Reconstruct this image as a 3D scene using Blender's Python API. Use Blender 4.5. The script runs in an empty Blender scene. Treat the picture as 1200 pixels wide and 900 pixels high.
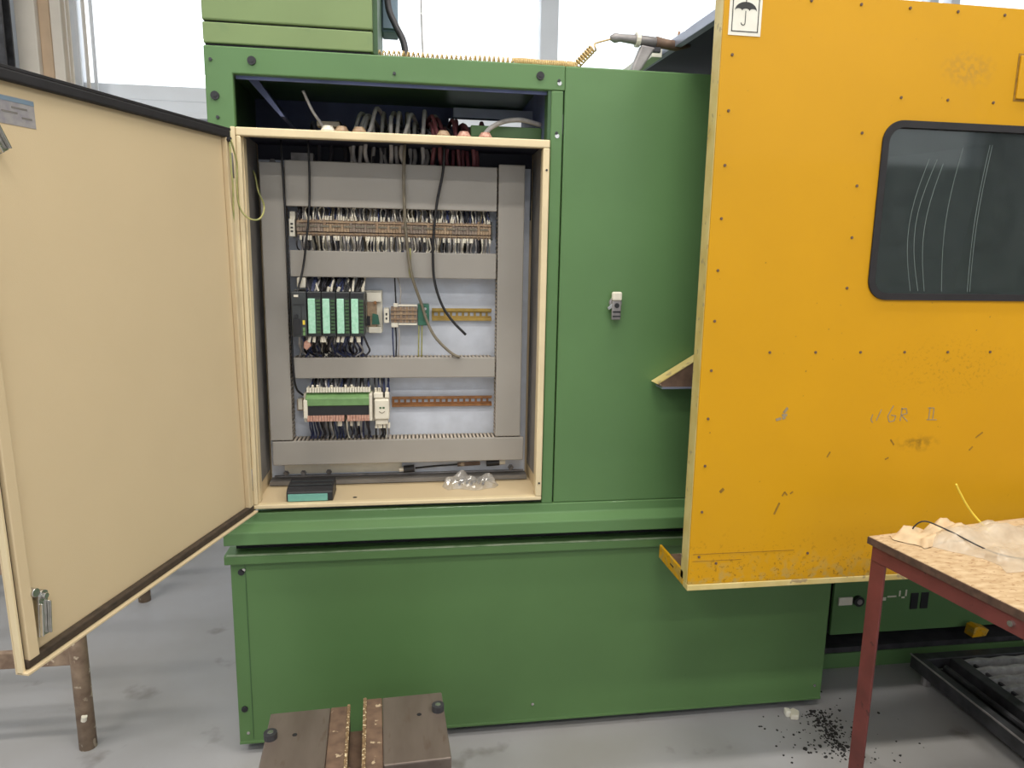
import bpy, bmesh, math, random
from mathutils import Vector, Matrix

random.seed(7)
S = bpy.context.scene
C = S.collection
PI = math.pi

# ------------------------------------------------------------------ camera
YAW, PITCH, ROLL, FPX = .1477, .1729, .0171, 828.1
cy_, sy_, cp_, sp_ = math.cos(YAW), math.sin(YAW), math.cos(PITCH), math.sin(PITCH)
fw = Vector((sy_*cp_, cy_*cp_, -sp_)); rt = Vector((cy_, -sy_, 0)); up = rt.cross(fw)
rt2 = rt*math.cos(ROLL) + up*math.sin(ROLL); up2 = up*math.cos(ROLL) - rt*math.sin(ROLL)
cam_data = bpy.data.cameras.new('camera'); cam = bpy.data.objects.new('camera', cam_data); C.objects.link(cam)
cam_data.sensor_fit = 'HORIZONTAL'; cam_data.sensor_width = 36; cam_data.lens = FPX/1200*36
cam_data.clip_start = .02; cam_data.clip_end = 100
mw = Matrix.Identity(4)
for i in range(3):
    mw[i][0] = rt2[i]; mw[i][1] = up2[i]; mw[i][2] = -fw[i]
mw[0][3], mw[1][3], mw[2][3] = .422, -1.9348, 1.4306
cam.matrix_world = mw
S.camera = cam

# ------------------------------------------------------------------ world, light, exposure
W = bpy.data.worlds.new('overcast_sky'); S.world = W; W.use_nodes = True
bg = W.node_tree.nodes['Background']; bg.inputs['Color'].default_value = (.93, .965, 1, 1); bg.inputs['Strength'].default_value = 2.2
S.view_settings.view_transform = 'Standard'; S.view_settings.look = 'None'
S.view_settings.gamma = 1; S.view_settings.use_curve_mapping = False
S.view_settings.exposure = -.16
LAMP_W = 54

# ------------------------------------------------------------------ helpers
def lin(c):
    c /= 255
    return c/12.92 if c <= .04045 else ((c+.055)/1.055)**2.4
def rgb(r, g, b): return (lin(r), lin(g), lin(b), 1)

def mat(name, col, rough=.5, metal=0, var=.10, scale=8, col2=None, spots=None, spot_scale=60, spot_thr=.72, bump=0, bump_scale=200, stretch=None, coat=0, spec=.5, soft=.04):
    """procedural paint/plastic/metal: base colour, slow variation, optional worn spots, optional fine relief"""
    m = bpy.data.materials.new(name); m.use_nodes = True
    nt = m.node_tree; N = nt.nodes; L = nt.links; b = N['Principled BSDF']
    b.inputs['Roughness'].default_value = rough; b.inputs['Metallic'].default_value = metal
    b.inputs['Coat Weight'].default_value = coat; b.inputs['Specular IOR Level'].default_value = spec
    tc = N.new('ShaderNodeTexCoord'); mp = N.new('ShaderNodeMapping'); L.new(tc.outputs['Object'], mp.inputs['Vector'])
    if stretch: mp.inputs['Scale'].default_value = stretch
    n1 = N.new('ShaderNodeTexNoise'); n1.inputs['Scale'].default_value = scale; n1.inputs['Detail'].default_value = 6
    L.new(mp.outputs['Vector'], n1.inputs['Vector'])
    mx = N.new('ShaderNodeMix'); mx.data_type = 'RGBA'
    if col2 is None: col2 = tuple(c*(1-var*2) for c in col[:3])+(1,); col = tuple(min(1, c*(1+var)) for c in col[:3])+(1,)
    mx.inputs['A'].default_value = col; mx.inputs['B'].default_value = col2
    cr = N.new('ShaderNodeMapRange'); cr.inputs['From Min'].default_value = .3; cr.inputs['From Max'].default_value = .7
    L.new(n1.outputs['Fac'], cr.inputs['Value']); L.new(cr.outputs['Result'], mx.inputs['Factor'])
    out = mx.outputs['Result']
    if spots:
        n2 = N.new('ShaderNodeTexNoise'); n2.inputs['Scale'].default_value = spot_scale; n2.inputs['Detail'].default_value = 4
        L.new(mp.outputs['Vector'], n2.inputs['Vector'])
        r2 = N.new('ShaderNodeMapRange'); r2.inputs['From Min'].default_value = spot_thr; r2.inputs['From Max'].default_value = spot_thr+soft
        L.new(n2.outputs['Fac'], r2.inputs['Value'])
        m2 = N.new('ShaderNodeMix'); m2.data_type = 'RGBA'; m2.inputs['B'].default_value = spots
        L.new(out, m2.inputs['A']); L.new(r2.outputs['Result'], m2.inputs['Factor']); out = m2.outputs['Result']
    L.new(out, b.inputs['Base Color'])
    if bump:
        n3 = N.new('ShaderNodeTexNoise'); n3.inputs['Scale'].default_value = bump_scale; n3.inputs['Detail'].default_value = 3
        L.new(mp.outputs['Vector'], n3.inputs['Vector'])
        bp = N.new('ShaderNodeBump'); bp.inputs['Strength'].default_value = bump; bp.inputs['Distance'].default_value = .002
        L.new(n3.outputs['Fac'], bp.inputs['Height']); L.new(bp.outputs['Normal'], b.inputs['Normal'])
    return m

def glass_mat(name, tint, gloss=.08, rough=.03, op=0, opcol=(1, 1, 1, 1)):
    m = bpy.data.materials.new(name); m.use_nodes = True
    nt = m.node_tree; N = nt.nodes; L = nt.links; N.remove(N['Principled BSDF'])
    o = N['Material Output']; t = N.new('ShaderNodeBsdfTransparent'); t.inputs['Color'].default_value = tint
    g = N.new('ShaderNodeBsdfGlossy'); g.inputs['Roughness'].default_value = rough
    fr = N.new('ShaderNodeLayerWeight'); pw = N.new('ShaderNodeMath'); pw.operation = 'POWER'; pw.inputs[1].default_value = 5
    L.new(fr.outputs['Facing'], pw.inputs[0])
    ad = N.new('ShaderNodeMath'); ad.operation = 'MULTIPLY_ADD'; ad.inputs[1].default_value = .8; ad.inputs[2].default_value = gloss+.03; ad.use_clamp = True
    L.new(pw.outputs['Value'], ad.inputs[0])
    mx = N.new('ShaderNodeMixShader'); L.new(ad.outputs['Value'], mx.inputs['Fac']); L.new(t.outputs['BSDF'], mx.inputs[1]); L.new(g.outputs['BSDF'], mx.inputs[2])
    last = mx
    if op:
        d = N.new('ShaderNodeBsdfDiffuse'); d.inputs['Color'].default_value = opcol
        nz = N.new('ShaderNodeTexNoise'); nz.inputs['Scale'].default_value = 30
        tc = N.new('ShaderNodeTexCoord'); L.new(tc.outputs['Object'], nz.inputs['Vector'])
        mr = N.new('ShaderNodeMapRange'); mr.inputs['To Min'].default_value = op*.5; mr.inputs['To Max'].default_value = op*1.5
        L.new(nz.outputs['Fac'], mr.inputs['Value'])
        m2 = N.new('ShaderNodeMixShader'); L.new(mr.outputs['Result'], m2.inputs['Fac']); L.new(mx.outputs['Shader'], m2.inputs[1]); L.new(d.outputs['BSDF'], m2.inputs[2]); last = m2
    L.new(last.outputs['Shader'], o.inputs['Surface'])
    return m

class MB:
    """collects shapes of ONE part"""
    def __init__(s, M=None): s.v = []; s.f = []; s.mi = []; s.M = M
    def add(s, vs, fs, mi=0):
        o = len(s.v); s.v += [tuple(v) for v in vs]
        for f in fs: s.f.append([i+o for i in f]); s.mi.append(mi)
        return s
    def box(s, x0, x1, y0, y1, z0, z1, mi=0):
        vs = [(x0, y0, z0), (x1, y0, z0), (x1, y1, z0), (x0, y1, z0), (x0, y0, z1), (x1, y0, z1), (x1, y1, z1), (x0, y1, z1)]
        return s.add(vs, [(0, 3, 2, 1), (4, 5, 6, 7), (0, 1, 5, 4), (1, 2, 6, 5), (2, 3, 7, 6), (3, 0, 4, 7)], mi)
    def prism(s, poly, axis, a, b, mi=0):
        """polygon of 2D points extruded along axis 'x','y','z' from a to b"""
        def P(p, t): return {'x': (t, p[0], p[1]), 'y': (p[0], t, p[1]), 'z': (p[0], p[1], t)}[axis]
        n = len(poly); vs = [P(p, a) for p in poly]+[P(p, b) for p in poly]
        fs = [list(range(n))[::-1], list(range(n, 2*n))]+[(i, (i+1) % n, (i+1) % n+n, i+n) for i in range(n)]
        return s.add(vs, fs, mi)
    def tube(s, pts, r, n=8, mi=0, rr=None, cap=True):
        pts = [Vector(p) for p in pts]; m = len(pts); vs = []
        t0 = (pts[1]-pts[0]).normalized(); a = Vector((0, 0, 1)) if abs(t0.z) < .9 else Vector((1, 0, 0))
        u = t0.cross(a).normalized()
        for i, p in enumerate(pts):
            t = (pts[min(i+1, m-1)]-pts[max(i-1, 0)]).normalized()
            u = (u-t*u.dot(t)).normalized(); w = t.cross(u); R = rr[i] if rr else r
            for k in range(n):
                q = 2*PI*k/n; vs.append(p+(u*math.cos(q)+w*math.sin(q))*R)
        fs = [(i*n+k, i*n+(k+1) % n, (i+1)*n+(k+1) % n, (i+1)*n+k) for i in range(m-1) for k in range(n)]
        if cap: fs += [list(range(n))[::-1], list(range((m-1)*n, m*n))]
        return s.add(vs, fs, mi)
    def cyl(s, p0, p1, r, n=16, mi=0, r1=None): return s.tube([p0, p1], r, n, mi, [r, r if r1 is None else r1])

def spline(pts, k=6):
    P = [Vector(p) for p in pts]; P = [P[0]*2-P[1]]+P+[P[-1]*2-P[-2]]; out = []
    for i in range(1, len(P)-2):
        for j in range(k):
            t = j/k; a, b, c, d = P[i-1:i+3]
            out.append(.5*((2*b)+(c-a)*t+(2*a-5*b+4*c-d)*t*t+(3*b-a-3*c+d)*t**3))
    return out+[P[-2]]

def obj(name, mb, m, parent=None, bevel=0, smooth=False, kind=None, label=None):
    me = bpy.data.meshes.new(name)
    vs = [mb.M @ Vector(v) for v in mb.v] if mb.M else mb.v
    me.from_pydata(vs, [], mb.f)
    ms = m if isinstance(m, (list, tuple)) else [m]
    for q in ms: me.materials.append(q)
    if len(ms) > 1: me.polygons.foreach_set('material_index', mb.mi)
    if smooth: me.polygons.foreach_set('use_smooth', [True]*len(me.polygons))
    me.update()
    o = bpy.data.objects.new(name, me); C.objects.link(o)
    if parent is not None:
        o.parent = parent
        if parent.type == 'EMPTY': o.matrix_parent_inverse = Matrix.Translation(-parent.location)
    if bevel:
        bv = o.modifiers.new('bevel', 'BEVEL'); bv.width = bevel; bv.segments = 2; bv.limit_method = 'ANGLE'
    if kind: o['kind'] = kind
    if label: o['label'] = label
    return o

def tag(o, label, cat, group=None):
    o['label'] = label; o['category'] = cat
    if group: o['group'] = group
    return o
def thing(name, label, cat, loc=(0, 0, 0), group=None):
    o = bpy.data.objects.new(name, None); C.objects.link(o); o.location = loc; o.empty_display_size = .05
    return tag(o, label, cat, group)
def struct(o): o['kind'] = 'structure'; return o
def place_copy(src, parent, loc_delta):
    """a copy of one part, moved, sharing its mesh"""
    c = src.copy(); C.objects.link(c); c.parent = parent
    c.matrix_parent_inverse = src.matrix_parent_inverse.copy(); c.location = Vector(src.location)+Vector(loc_delta)
    return c

# ------------------------------------------------------------------ materials
M = {}
M['green'] = mat('green_paint', rgb(92, 127, 80), .42, var=.05, scale=3, spots=rgb(124, 146, 110), spot_scale=45, spot_thr=.76, coat=.08, spec=.35)
M['pale_green'] = mat('pale_green_paint', rgb(122, 142, 94), .45, var=.04, scale=4, spots=rgb(110, 134, 90), spot_scale=20, spot_thr=.62, soft=.2, spec=.35)  # paler, yellower green of the upper box and its band
M['tank_green'] = mat('tank_green_paint', rgb(86, 119, 72), .45, var=.05, scale=2.5, spots=rgb(62, 86, 54), spot_scale=30, spot_thr=.76, soft=.1, coat=.05, spec=.35)
M['dark_green'] = mat('dark_green_paint', rgb(60, 92, 58), .5, var=.1, scale=6)
M['cavity'] = mat('recess_light_tint', rgb(112, 122, 168), .5, var=.2, scale=7)  # bluish light inside the recess put into the colour
M['navy'] = mat('navy_shade', rgb(36, 38, 54), .6, var=.15, scale=7)  # shade under the guard roof and cabinet top put into the colour
M['shade_trim'] = mat('shade_and_trim_grey', rgb(122, 118, 114), .6, var=.1, scale=12)  # grey for the painted side-wall shade, also for plate hem and print
M['lip_green'] = mat('pale_green_edge', rgb(150, 164, 138), .5, scale=30, col2=rgb(104, 130, 92))
M['yellow'] = mat('yellow_paint', rgb(202, 149, 10), .5, var=.035, scale=2.2, spots=rgb(150, 112, 24), spot_scale=70, spot_thr=.74, coat=.05, spec=.3, bump=.08, bump_scale=60)
M['yellow_worn'] = mat('yellow_paint_rubbed', rgb(214, 172, 60), .45, var=.05, scale=20, spots=rgb(190, 176, 130), spot_scale=50, spot_thr=.52, soft=.15)
M['worn_lit_edge'] = mat('worn_lit_edge_metal', rgb(216, 198, 138), .45, scale=14, col2=rgb(196, 172, 100), spots=rgb(170, 150, 110), spot_scale=35, spot_thr=.62)  # worn cream edge, with window light put into its tone
M['beige'] = mat('beige_powder_coat', rgb(208, 188, 152), .5, var=.02, scale=3, bump=.1, bump_scale=500)
M['beige_lip'] = mat('beige_lip_paint', rgb(222, 204, 166), .4, var=.04, scale=12)
M['gasket'] = mat('black_rubber', rgb(30, 28, 32), .7, var=.15, scale=30)
M['brown_gasket'] = mat('grimy_foam_gasket', rgb(66, 54, 42), .8, var=.2, scale=40)
M['zinc'] = mat('galvanised_plate', rgb(208, 213, 224), .5, .1, var=.05, scale=25)
M['duct'] = mat('grey_trunking_plastic', rgb(156, 151, 144), .5, var=.03, scale=6)
M['duct_finger'] = mat('grey_trunking_fingers', rgb(196, 184, 168), .55, var=.05, scale=20)
M['terminal'] = mat('beige_terminal_plastic', rgb(150, 132, 116), .5, scale=60, col2=rgb(112, 98, 88))
M['terminal_tan'] = mat('tan_terminal_plastic', rgb(172, 148, 118), .5, scale=90, col2=rgb(138, 112, 90))
M['white_plastic'] = mat('white_plastic', rgb(226, 220, 204), .45, var=.04, scale=30)
M['black_plastic'] = mat('black_plastic', rgb(34, 34, 38), .45, var=.12, scale=30)
M['charcoal'] = mat('charcoal_plastic', rgb(58, 62, 64), .45, var=.1, scale=30)
M['mint'] = mat('mint_label_strip', rgb(150, 208, 178), .5, scale=160, col2=rgb(182, 226, 204))
M['teal'] = mat('teal_cover', rgb(112, 172, 160), .45, var=.06, scale=30)
M['lime'] = mat('green_connector_plastic', rgb(112, 150, 96), .5, var=.08, scale=40)
M['pe_green'] = mat('green_terminal_plastic', rgb(58, 112, 92), .5, var=.15, scale=50)
M['pink'] = mat('pink_terminal_row', rgb(206, 164, 146), .5, scale=120, col2=rgb(170, 120, 104))
M['brass'] = mat('passivated_rail', rgb(178, 148, 78), .4, .5, var=.12, scale=60)
M['copper_rail'] = mat('coppery_rail', rgb(160, 112, 70), .4, .4, var=.15, scale=60)
M['chrome'] = mat('chrome_metal', rgb(205, 204, 200), .2, .9, var=.08, scale=60)
M['steel'] = mat('dull_steel', rgb(146, 142, 142), .45, .35, var=.15, scale=30)
M['dark_steel'] = mat('dark_steel', rgb(74, 74, 78), .5, .5, var=.2, scale=20)
M['rust_steel'] = mat('oiled_rusty_steel', rgb(126, 114, 106), .42, .35, scale=14, col2=rgb(104, 92, 84), spots=rgb(98, 80, 68), spot_scale=50, spot_thr=.62, soft=.2, stretch=(1, .25, 1))
M['raw_edge'] = mat('chipped_cast_edge', rgb(150, 126, 92), .7, scale=120, col2=rgb(90, 62, 40), spots=rgb(220, 205, 170), spot_scale=160, spot_thr=.58)
M['rust'] = mat('rusty_brown', rgb(122, 98, 80), .7, scale=30, col2=rgb(90, 70, 58), spots=rgb(186, 166, 138), spot_scale=35, spot_thr=.64)
M['pipe_rust'] = mat('flaking_pipe_paint', rgb(164, 142, 120), .7, scale=26, col2=rgb(120, 98, 82), spots=rgb(206, 190, 166), spot_scale=28, spot_thr=.62)
M['red_lead'] = mat('red_oxide_paint', rgb(118, 58, 54), .55, scale=14, col2=rgb(94, 46, 42), spots=rgb(80, 40, 38), spot_scale=40, spot_thr=.66)
M['osb'] = mat('pressed_wood_board', rgb(200, 177, 143), .8, scale=70, col2=rgb(170, 142, 106), spots=rgb(148, 114, 78), spot_scale=130, spot_thr=.60, soft=.06, stretch=(.45, 1, 1), bump=.3, bump_scale=90)
M['board_edge'] = mat('board_edge', rgb(86, 64, 52), .8, var=.2, scale=60)
M['film'] = glass_mat('clear_plastic_film', (.93, .93, .92, 1), .02, .3, .4, rgb(226, 212, 190))
M['foil'] = glass_mat('clear_plastic_bag', (.9, .9, .9, 1), .10, .12, .22, rgb(222, 218, 212))
M['glass'] = glass_mat('window_glass', (.97, .98, .98, 1), .02, .02)
M['guard_glass'] = glass_mat('grimy_guard_glass', (.36, .43, .40, 1), .03, .05, .07, rgb(150, 160, 160))
M['reflection'] = glass_mat('painted_reflection', (1, 1, 1, 1), .0, .3, .16, rgb(150, 165, 165))  # pale film with a reflection put into its colour
M['scratch_or_line'] = mat('pale_pane_lines', rgb(112, 124, 122), .5, var=.1)  # pale grey of the curved lines on the guard pane
M['tan_hose'] = mat('tan_coil_hose', rgb(206, 176, 120), .4, var=.1, scale=60)
M['grey_cable'] = mat('grey_cable_sheath', rgb(172, 168, 166), .5, var=.1, scale=50)
M['dark_cable'] = mat('dark_cable_sheath', rgb(62, 60, 66), .5, var=.1, scale=50)
M['black_cable'] = mat('black_cable_sheath', rgb(26, 26, 30), .45, var=.1, scale=50)
M['red_cable'] = mat('maroon_cable_sheath', rgb(118, 66, 72), .5, var=.1, scale=50)
M['blue_wire'] = mat('blue_wire', rgb(54, 62, 98), .5, var=.1, scale=50)
M['olive_cable'] = mat('olive_cable_sheath', rgb(120, 112, 96), .5, var=.1, scale=50)
M['earth'] = mat('green_yellow_wire', rgb(180, 174, 112), .45, scale=70, col2=rgb(140, 146, 92))
M['yellow_wire'] = mat('yellow_wire', rgb(232, 206, 70), .4, var=.05)
M['cream'] = mat('cream_plaster', rgb(222, 214, 202), .7, var=.03, scale=6)
M['pier_tan'] = mat('tan_strip', rgb(196, 170, 142), .7, var=.05, scale=9)
M['pvc'] = mat('white_window_frame', rgb(226, 230, 236), .4, var=.02, scale=5)
M['wall'] = mat('pale_wall_paint', rgb(206, 212, 220), .7, var=.03, scale=3)
M['ceil'] = mat('ceiling_paint', rgb(216, 216, 212), .8, var=.03, scale=2)
M['sticker'] = mat('white_sticker', rgb(226, 224, 212), .5, var=.03, scale=40)
M['ink'] = mat('black_ink', rgb(44, 44, 44), .6, var=.1)
M['blue_print'] = mat('blue_printed_plate', rgb(112, 142, 172), .45, var=.1, scale=60)
M['silver_print'] = mat('silver_label_film', rgb(176, 172, 172), .35, .3, scale=70, col2=rgb(150, 146, 156))
M['scuff'] = mat('grey_scuff', rgb(150, 136, 108), .6, var=.1, scale=80)
M['dark_scuff'] = mat('dark_scuff', rgb(146, 108, 26), .6, var=.15, scale=80)
M['rail_grey'] = mat('pale_rail_metal', rgb(150, 156, 176), .35, .3, var=.1)
M['blue_grey'] = mat('blue_grey_panel', rgb(120, 140, 158), .5, var=.08)
M['dirt'] = mat('black_swarf', rgb(40, 38, 38), .8, var=.2, scale=60)

def wear_yellow():
    nt = M['yellow'].node_tree; N = nt.nodes; L = nt.links; b = N['Principled BSDF']
    src = b.inputs['Base Color'].links[0].from_socket
    tc = N.new('ShaderNodeTexCoord'); sp = N.new('ShaderNodeSeparateXYZ'); L.new(tc.outputs['Object'], sp.inputs['Vector'])
    def noise(sc, det=5):
        n = N.new('ShaderNodeTexNoise'); n.inputs['Scale'].default_value = sc; n.inputs['Detail'].default_value = det
        L.new(tc.outputs['Object'], n.inputs['Vector']); return n.outputs['Fac']
    def rng(v, a, c, lo=0, hi=1):
        r = N.new('ShaderNodeMapRange'); r.inputs['From Min'].default_value = a; r.inputs['From Max'].default_value = c
        r.inputs['To Min'].default_value = lo; r.inputs['To Max'].default_value = hi; L.new(v, r.inputs['Value']); return r.outputs['Result']
    def mul(p, q):
        m = N.new('ShaderNodeMath'); m.operation = 'MULTIPLY'; L.new(p, m.inputs[0]); L.new(q, m.inputs[1]); return m.outputs['Value']
    def over(base, col, fac):
        m = N.new('ShaderNodeMix'); m.data_type = 'RGBA'; m.inputs['B'].default_value = col; L.new(base, m.inputs['A']); L.new(fac, m.inputs['Factor']); return m.outputs['Result']
    def blob(cx, cz, rx, rz):
        mp = N.new('ShaderNodeMapping'); mp.vector_type = 'POINT'; mp.inputs['Location'].default_value = (-cx/rx, 0, -cz/rz); mp.inputs['Scale'].default_value = (1/rx, 0, 1/rz)
        L.new(tc.outputs['Object'], mp.inputs['Vector']); ln = N.new('ShaderNodeVectorMath'); ln.operation = 'LENGTH'; L.new(mp.outputs['Vector'], ln.inputs[0])
        return rng(ln.outputs['Value'], 1, .2)
    out = over(src, rgb(176, 150, 84), mul(rng(sp.outputs['Z'], .68, .585), rng(noise(38), .50, .62, 0, .8)))
    out = over(out, rgb(150, 108, 20), mul(rng(sp.outputs['Z'], .75, .60), rng(noise(110), .60, .66, 0, .8)))
    out = over(out, rgb(128, 96, 20), mul(blob(1.78, .965, .075, .03), rng(noise(60), .4, .65, 0, .75)))
    out = over(out, rgb(170, 130, 50), mul(blob(1.80, 1.915, .09, .05), rng(noise(80), .42, .6, 0, .7)))
    out = over(out, rgb(160, 118, 16), mul(blob(1.86, 1.17, .25, .10), rng(noise(120), .57, .63, 0, .5)))
    L.new(out, b.inputs['Base Color'])
wear_yellow()
def floor_mat():
    m = mat('sealed_concrete_floor', rgb(162, 162, 166), .48, scale=1.6, col2=rgb(146, 144, 142), spots=rgb(112, 108, 104), spot_scale=5, spot_thr=.62, soft=.12, bump=.05, bump_scale=30, spec=.35)
    return m
M['floor'] = floor_mat()

# ------------------------------------------------------------------ room shell
struct(obj('floor', MB().box(-6, 8, -7, 3.3, -.1, 0), M['floor']))
# control joint lines in the concrete slab
struct(obj('ceiling', MB().box(-6, 8, -7, 3.3, 4.6, 4.7), M['ceil']))
YB = 3.0
wb = MB().box(-6, 8, YB, YB+.3, 0, 2.30).box(-6, 8, YB, YB+.3, 4.2, 4.6).box(-2.4, -1.62, YB, YB+.3, 2.30, 4.2).box(-6, -5, YB, YB+.3, 2.3, 4.2).box(7, 8, YB, YB+.3, 2.3, 4.2)
struct(obj('wall_back', wb, M['wall']))
struct(obj('wall_left', MB().box(-6.2, -6, -7, 3.3, 0, 4.6), M['wall']))
struct(obj('wall_right', MB().box(8, 8.2, -7, 3.3, 0, 4.6), M['wall']))
wf = MB().box(-6, 8, -7.3, -7, 0, 2.7).box(-6, 8, -7.3, -7, 4.3, 4.6)
for x in (-6, -1.4, 3.2, 7.7): wf.box(x, x+.3, -7.3, -7, 2.7, 4.3)
struct(obj('wall_front', wf, M['wall']))
for n_, (a_, b_) in enumerate(((-5.7, -1.4), (-1.1, 3.2), (3.5, 7.7))):
    struct(obj('window_%d' % (n_+4), MB().box(a_, b_, -7.16, -7.154, 2.7, 4.3), M['glass']))
def window(n, x0, x1, bars):
    r = thing('window_%d' % n, 'w', 'window', (x0, YB, 2.3)); del r['label']; del r['category']; struct(r)
    f = MB().box(x0, x1, YB+.02, YB+.12, 2.30, 2.385).box(x0, x1, YB+.02, YB+.12, 4.1, 4.2)
    f.box(x0, x0+.07, YB+.02, YB+.12, 2.385, 4.1).box(x1-.07, x1, YB+.02, YB+.12, 2.385, 4.1)
    obj('window_frame', f, M['pvc'], r, .006)
    obj('sash', MB().box(x0+.07, x1-.07, YB+.03, YB+.09, 2.385, 2.475), M['pvc'], r, .006)
    for b in bars: obj('mullion', MB().box(b-.06, b+.06, YB+.01, YB+.12, 2.385, 4.1), M['pvc'], r, .006)
    xs = [x0+.07]+list(bars)+[x1-.07]
    for a, b in zip(xs, xs[1:]): obj('pane', MB().box(a+.02, b-.02, YB+.055, YB+.061, 2.475, 4.1), M['glass'], r)
    obj('window_sill', MB().box(x0, x1, YB-.06, YB+.02, 2.27, 2.30), M['pvc'], r, .004)
window(1, -1.62, 4.2, [1.37])
window(2, 4.3, 7, [])
window(3, -5, -2.4, [])
# plaster pier beside the window, with a tan strip and blind slats
struct(obj('trim_1', MB().box(-1.83, -1.72, YB-.14, YB, 0, 4.6), M['cream'], None, .004))
struct(obj('trim_2', MB().box(-1.72, -1.66, YB-.10, YB, 0, 4.6), M['pier_tan'], None, .004))
struct(obj('trim_3', MB().box(-1.66, -1.60, YB-.09, YB, 0, 4.6), M['cream'], None, .004))
bl = thing('vertical_blind', 'white vertical blind drawn aside at the left window jamb', 'blind', (-1.54, YB-.05, 2.4))
for k in range(4):
    x = -1.595+k*.043
    obj('blind_slat', MB().prism([(x, YB-.03), (x+.004, YB-.03), (x+.04, YB-.075), (x+.036, YB-.078)], 'z', 2.305, 4.1), M['pvc'] if k % 2 else M['cream'], bl)
obj('blind_rail', MB().box(-1.62, -1.4, YB-.09, YB-.02, 4.1, 4.14), M['pvc'], bl)
# dark steel column at the far left
col = thing('steel_column', 'dark grey steel column beside the plaster pier at the far left', 'column', (-1.83, 2.7, 0))
obj('flange', MB().box(-1.90, -1.80, 2.66, 2.672, 0, 4.6), M['dark_steel'], col)
obj('flange', MB().box(-1.90, -1.80, 2.748, 2.76, 0, 4.6), M['dark_steel'], col)
obj('web', MB().box(-1.855, -1.845, 2.672, 2.748, 0, 4.6), M['dark_steel'], col)
obj('pipe', MB().cyl((-1.935, 2.70, 0), (-1.935, 2.70, 4.6), .012, 10), M['dark_steel'], col, smooth=True)
# heap of wrapped material on a wall shelf, only its edge in view
sh = thing('wall_shelf', 'narrow shelf on the back wall at the far left edge', 'shelf', (-2.2, 2.85, 2.45))
obj('shelf_board', MB().box(-2.40, -1.97, 2.74, 3.0, 2.50, 2.525), M['steel'], sh)
obj('bracket', MB().prism([(2.78, 2.50), (3.0, 2.50), (3.0, 2.3)], 'x', -2.3, -2.29), M['steel'], sh)
rnd = random.Random(3); hb = MB()
for k in range(7):
    a = rnd.uniform(0, PI); x = -2.32+k*.045; z = 2.56+rnd.uniform(0, .03)
    hb.tube(spline([(x-.05, 2.84, z-.02), (x-.02, 2.80, z+.03), (x+.02, 2.86, z+.015), (x+.06, 2.82, z-.015)], 4), .012, 6)
tag(obj('scrap_coil', hb, M['dark_steel'], smooth=True), 'tangled dark metal scrap on the shelf at the upper left', 'scrap')

# ceiling luminaires (out of frame, they light the hall)
def luminaire(i, x, y):
    t = thing('ceiling_lamp', 'long fluorescent ceiling lamp, %s of the row %s' % (('leftmost', 'middle one', 'rightmost')[(i-1) % 3], ('above the machine', 'above the table', 'nearest the front wall')[(i-1)//3]), 'lamp', (x, y, 4.2), 'hall lamps overhead')
    obj('housing', MB().box(x-.8, x+.8, y-.12, y+.12, 4.23, 4.29), M['pvc'], t, .005)
    for dx in (-.6, .6): obj('hanger', MB().cyl((x+dx, y, 4.29), (x+dx, y, 4.6), .006, 6), M['steel'], t)
    L = bpy.data.lights.new('lamp_light', 'AREA'); L.shape = 'RECTANGLE'; L.size = 1.55; L.size_y = .22; L.energy = LAMP_W; L.color = (1, .95, .87)
    lo = bpy.data.objects.new('lamp_light', L); C.objects.link(lo); lo.location = (0, 0, .02); lo.parent = t
i = 1
for y in (-.7, -2.4, -4.4):
    for x in (-2.2, .6, 3.4): luminaire(i, x, y); i += 1

# ------------------------------------------------------------------ machine housing (green)
mh = thing('machine_housing', 'green machine housing framing the open electrical cabinet', 'machine', (.8, .4, .62))
G = M['green']
YD = .52                                # depth of the housing
XR = 3.2                               # right end of the closed front
hd = MB().prism([(-.068, .735), (-.002, .735), (-.002, 1.875), (.838, 1.875), (.838, 1.938), (-.068, 1.938)], 'y', 0, .022)
obj('face_frame', hd, G, mh, .003)
obj('right_stile', MB().box(.8025, .8345, 0, .022, .735, 1.8745), G, mh, .003)
obj('stile_edge', MB().box(.794, .8025, .004, .05, 1.751, 1.8745), M['dark_green'], mh)
panel = obj('front_panel', MB().box(.838, XR, .001, .022, .735, 1.938), G, mh, .004)
obj('left_side', MB().box(-.068, -.048, .022, YD, .66, 1.938), G, mh)
obj('top_plate', MB().box(-.048, XR, .022, YD, 1.918, 1.938), G, mh, .002)
obj('rear_plate', MB().box(-.048, 3.2, YD, YD+.02, .66, 1.855), M['dark_green'], mh)
# recess above the cabinet
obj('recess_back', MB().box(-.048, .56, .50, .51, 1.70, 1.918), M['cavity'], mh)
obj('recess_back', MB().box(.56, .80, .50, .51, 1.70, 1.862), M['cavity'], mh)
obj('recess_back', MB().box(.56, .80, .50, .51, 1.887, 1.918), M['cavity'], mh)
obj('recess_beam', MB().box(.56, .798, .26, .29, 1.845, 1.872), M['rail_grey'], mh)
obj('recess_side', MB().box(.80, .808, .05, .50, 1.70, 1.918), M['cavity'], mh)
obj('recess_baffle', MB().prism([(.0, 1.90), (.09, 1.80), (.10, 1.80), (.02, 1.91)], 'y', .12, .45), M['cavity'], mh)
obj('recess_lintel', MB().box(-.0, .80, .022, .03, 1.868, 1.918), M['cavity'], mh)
obj('cross_rail', MB().box(.60, .80, .12, .15, 1.749, 1.800), G, mh, .002)
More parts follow.
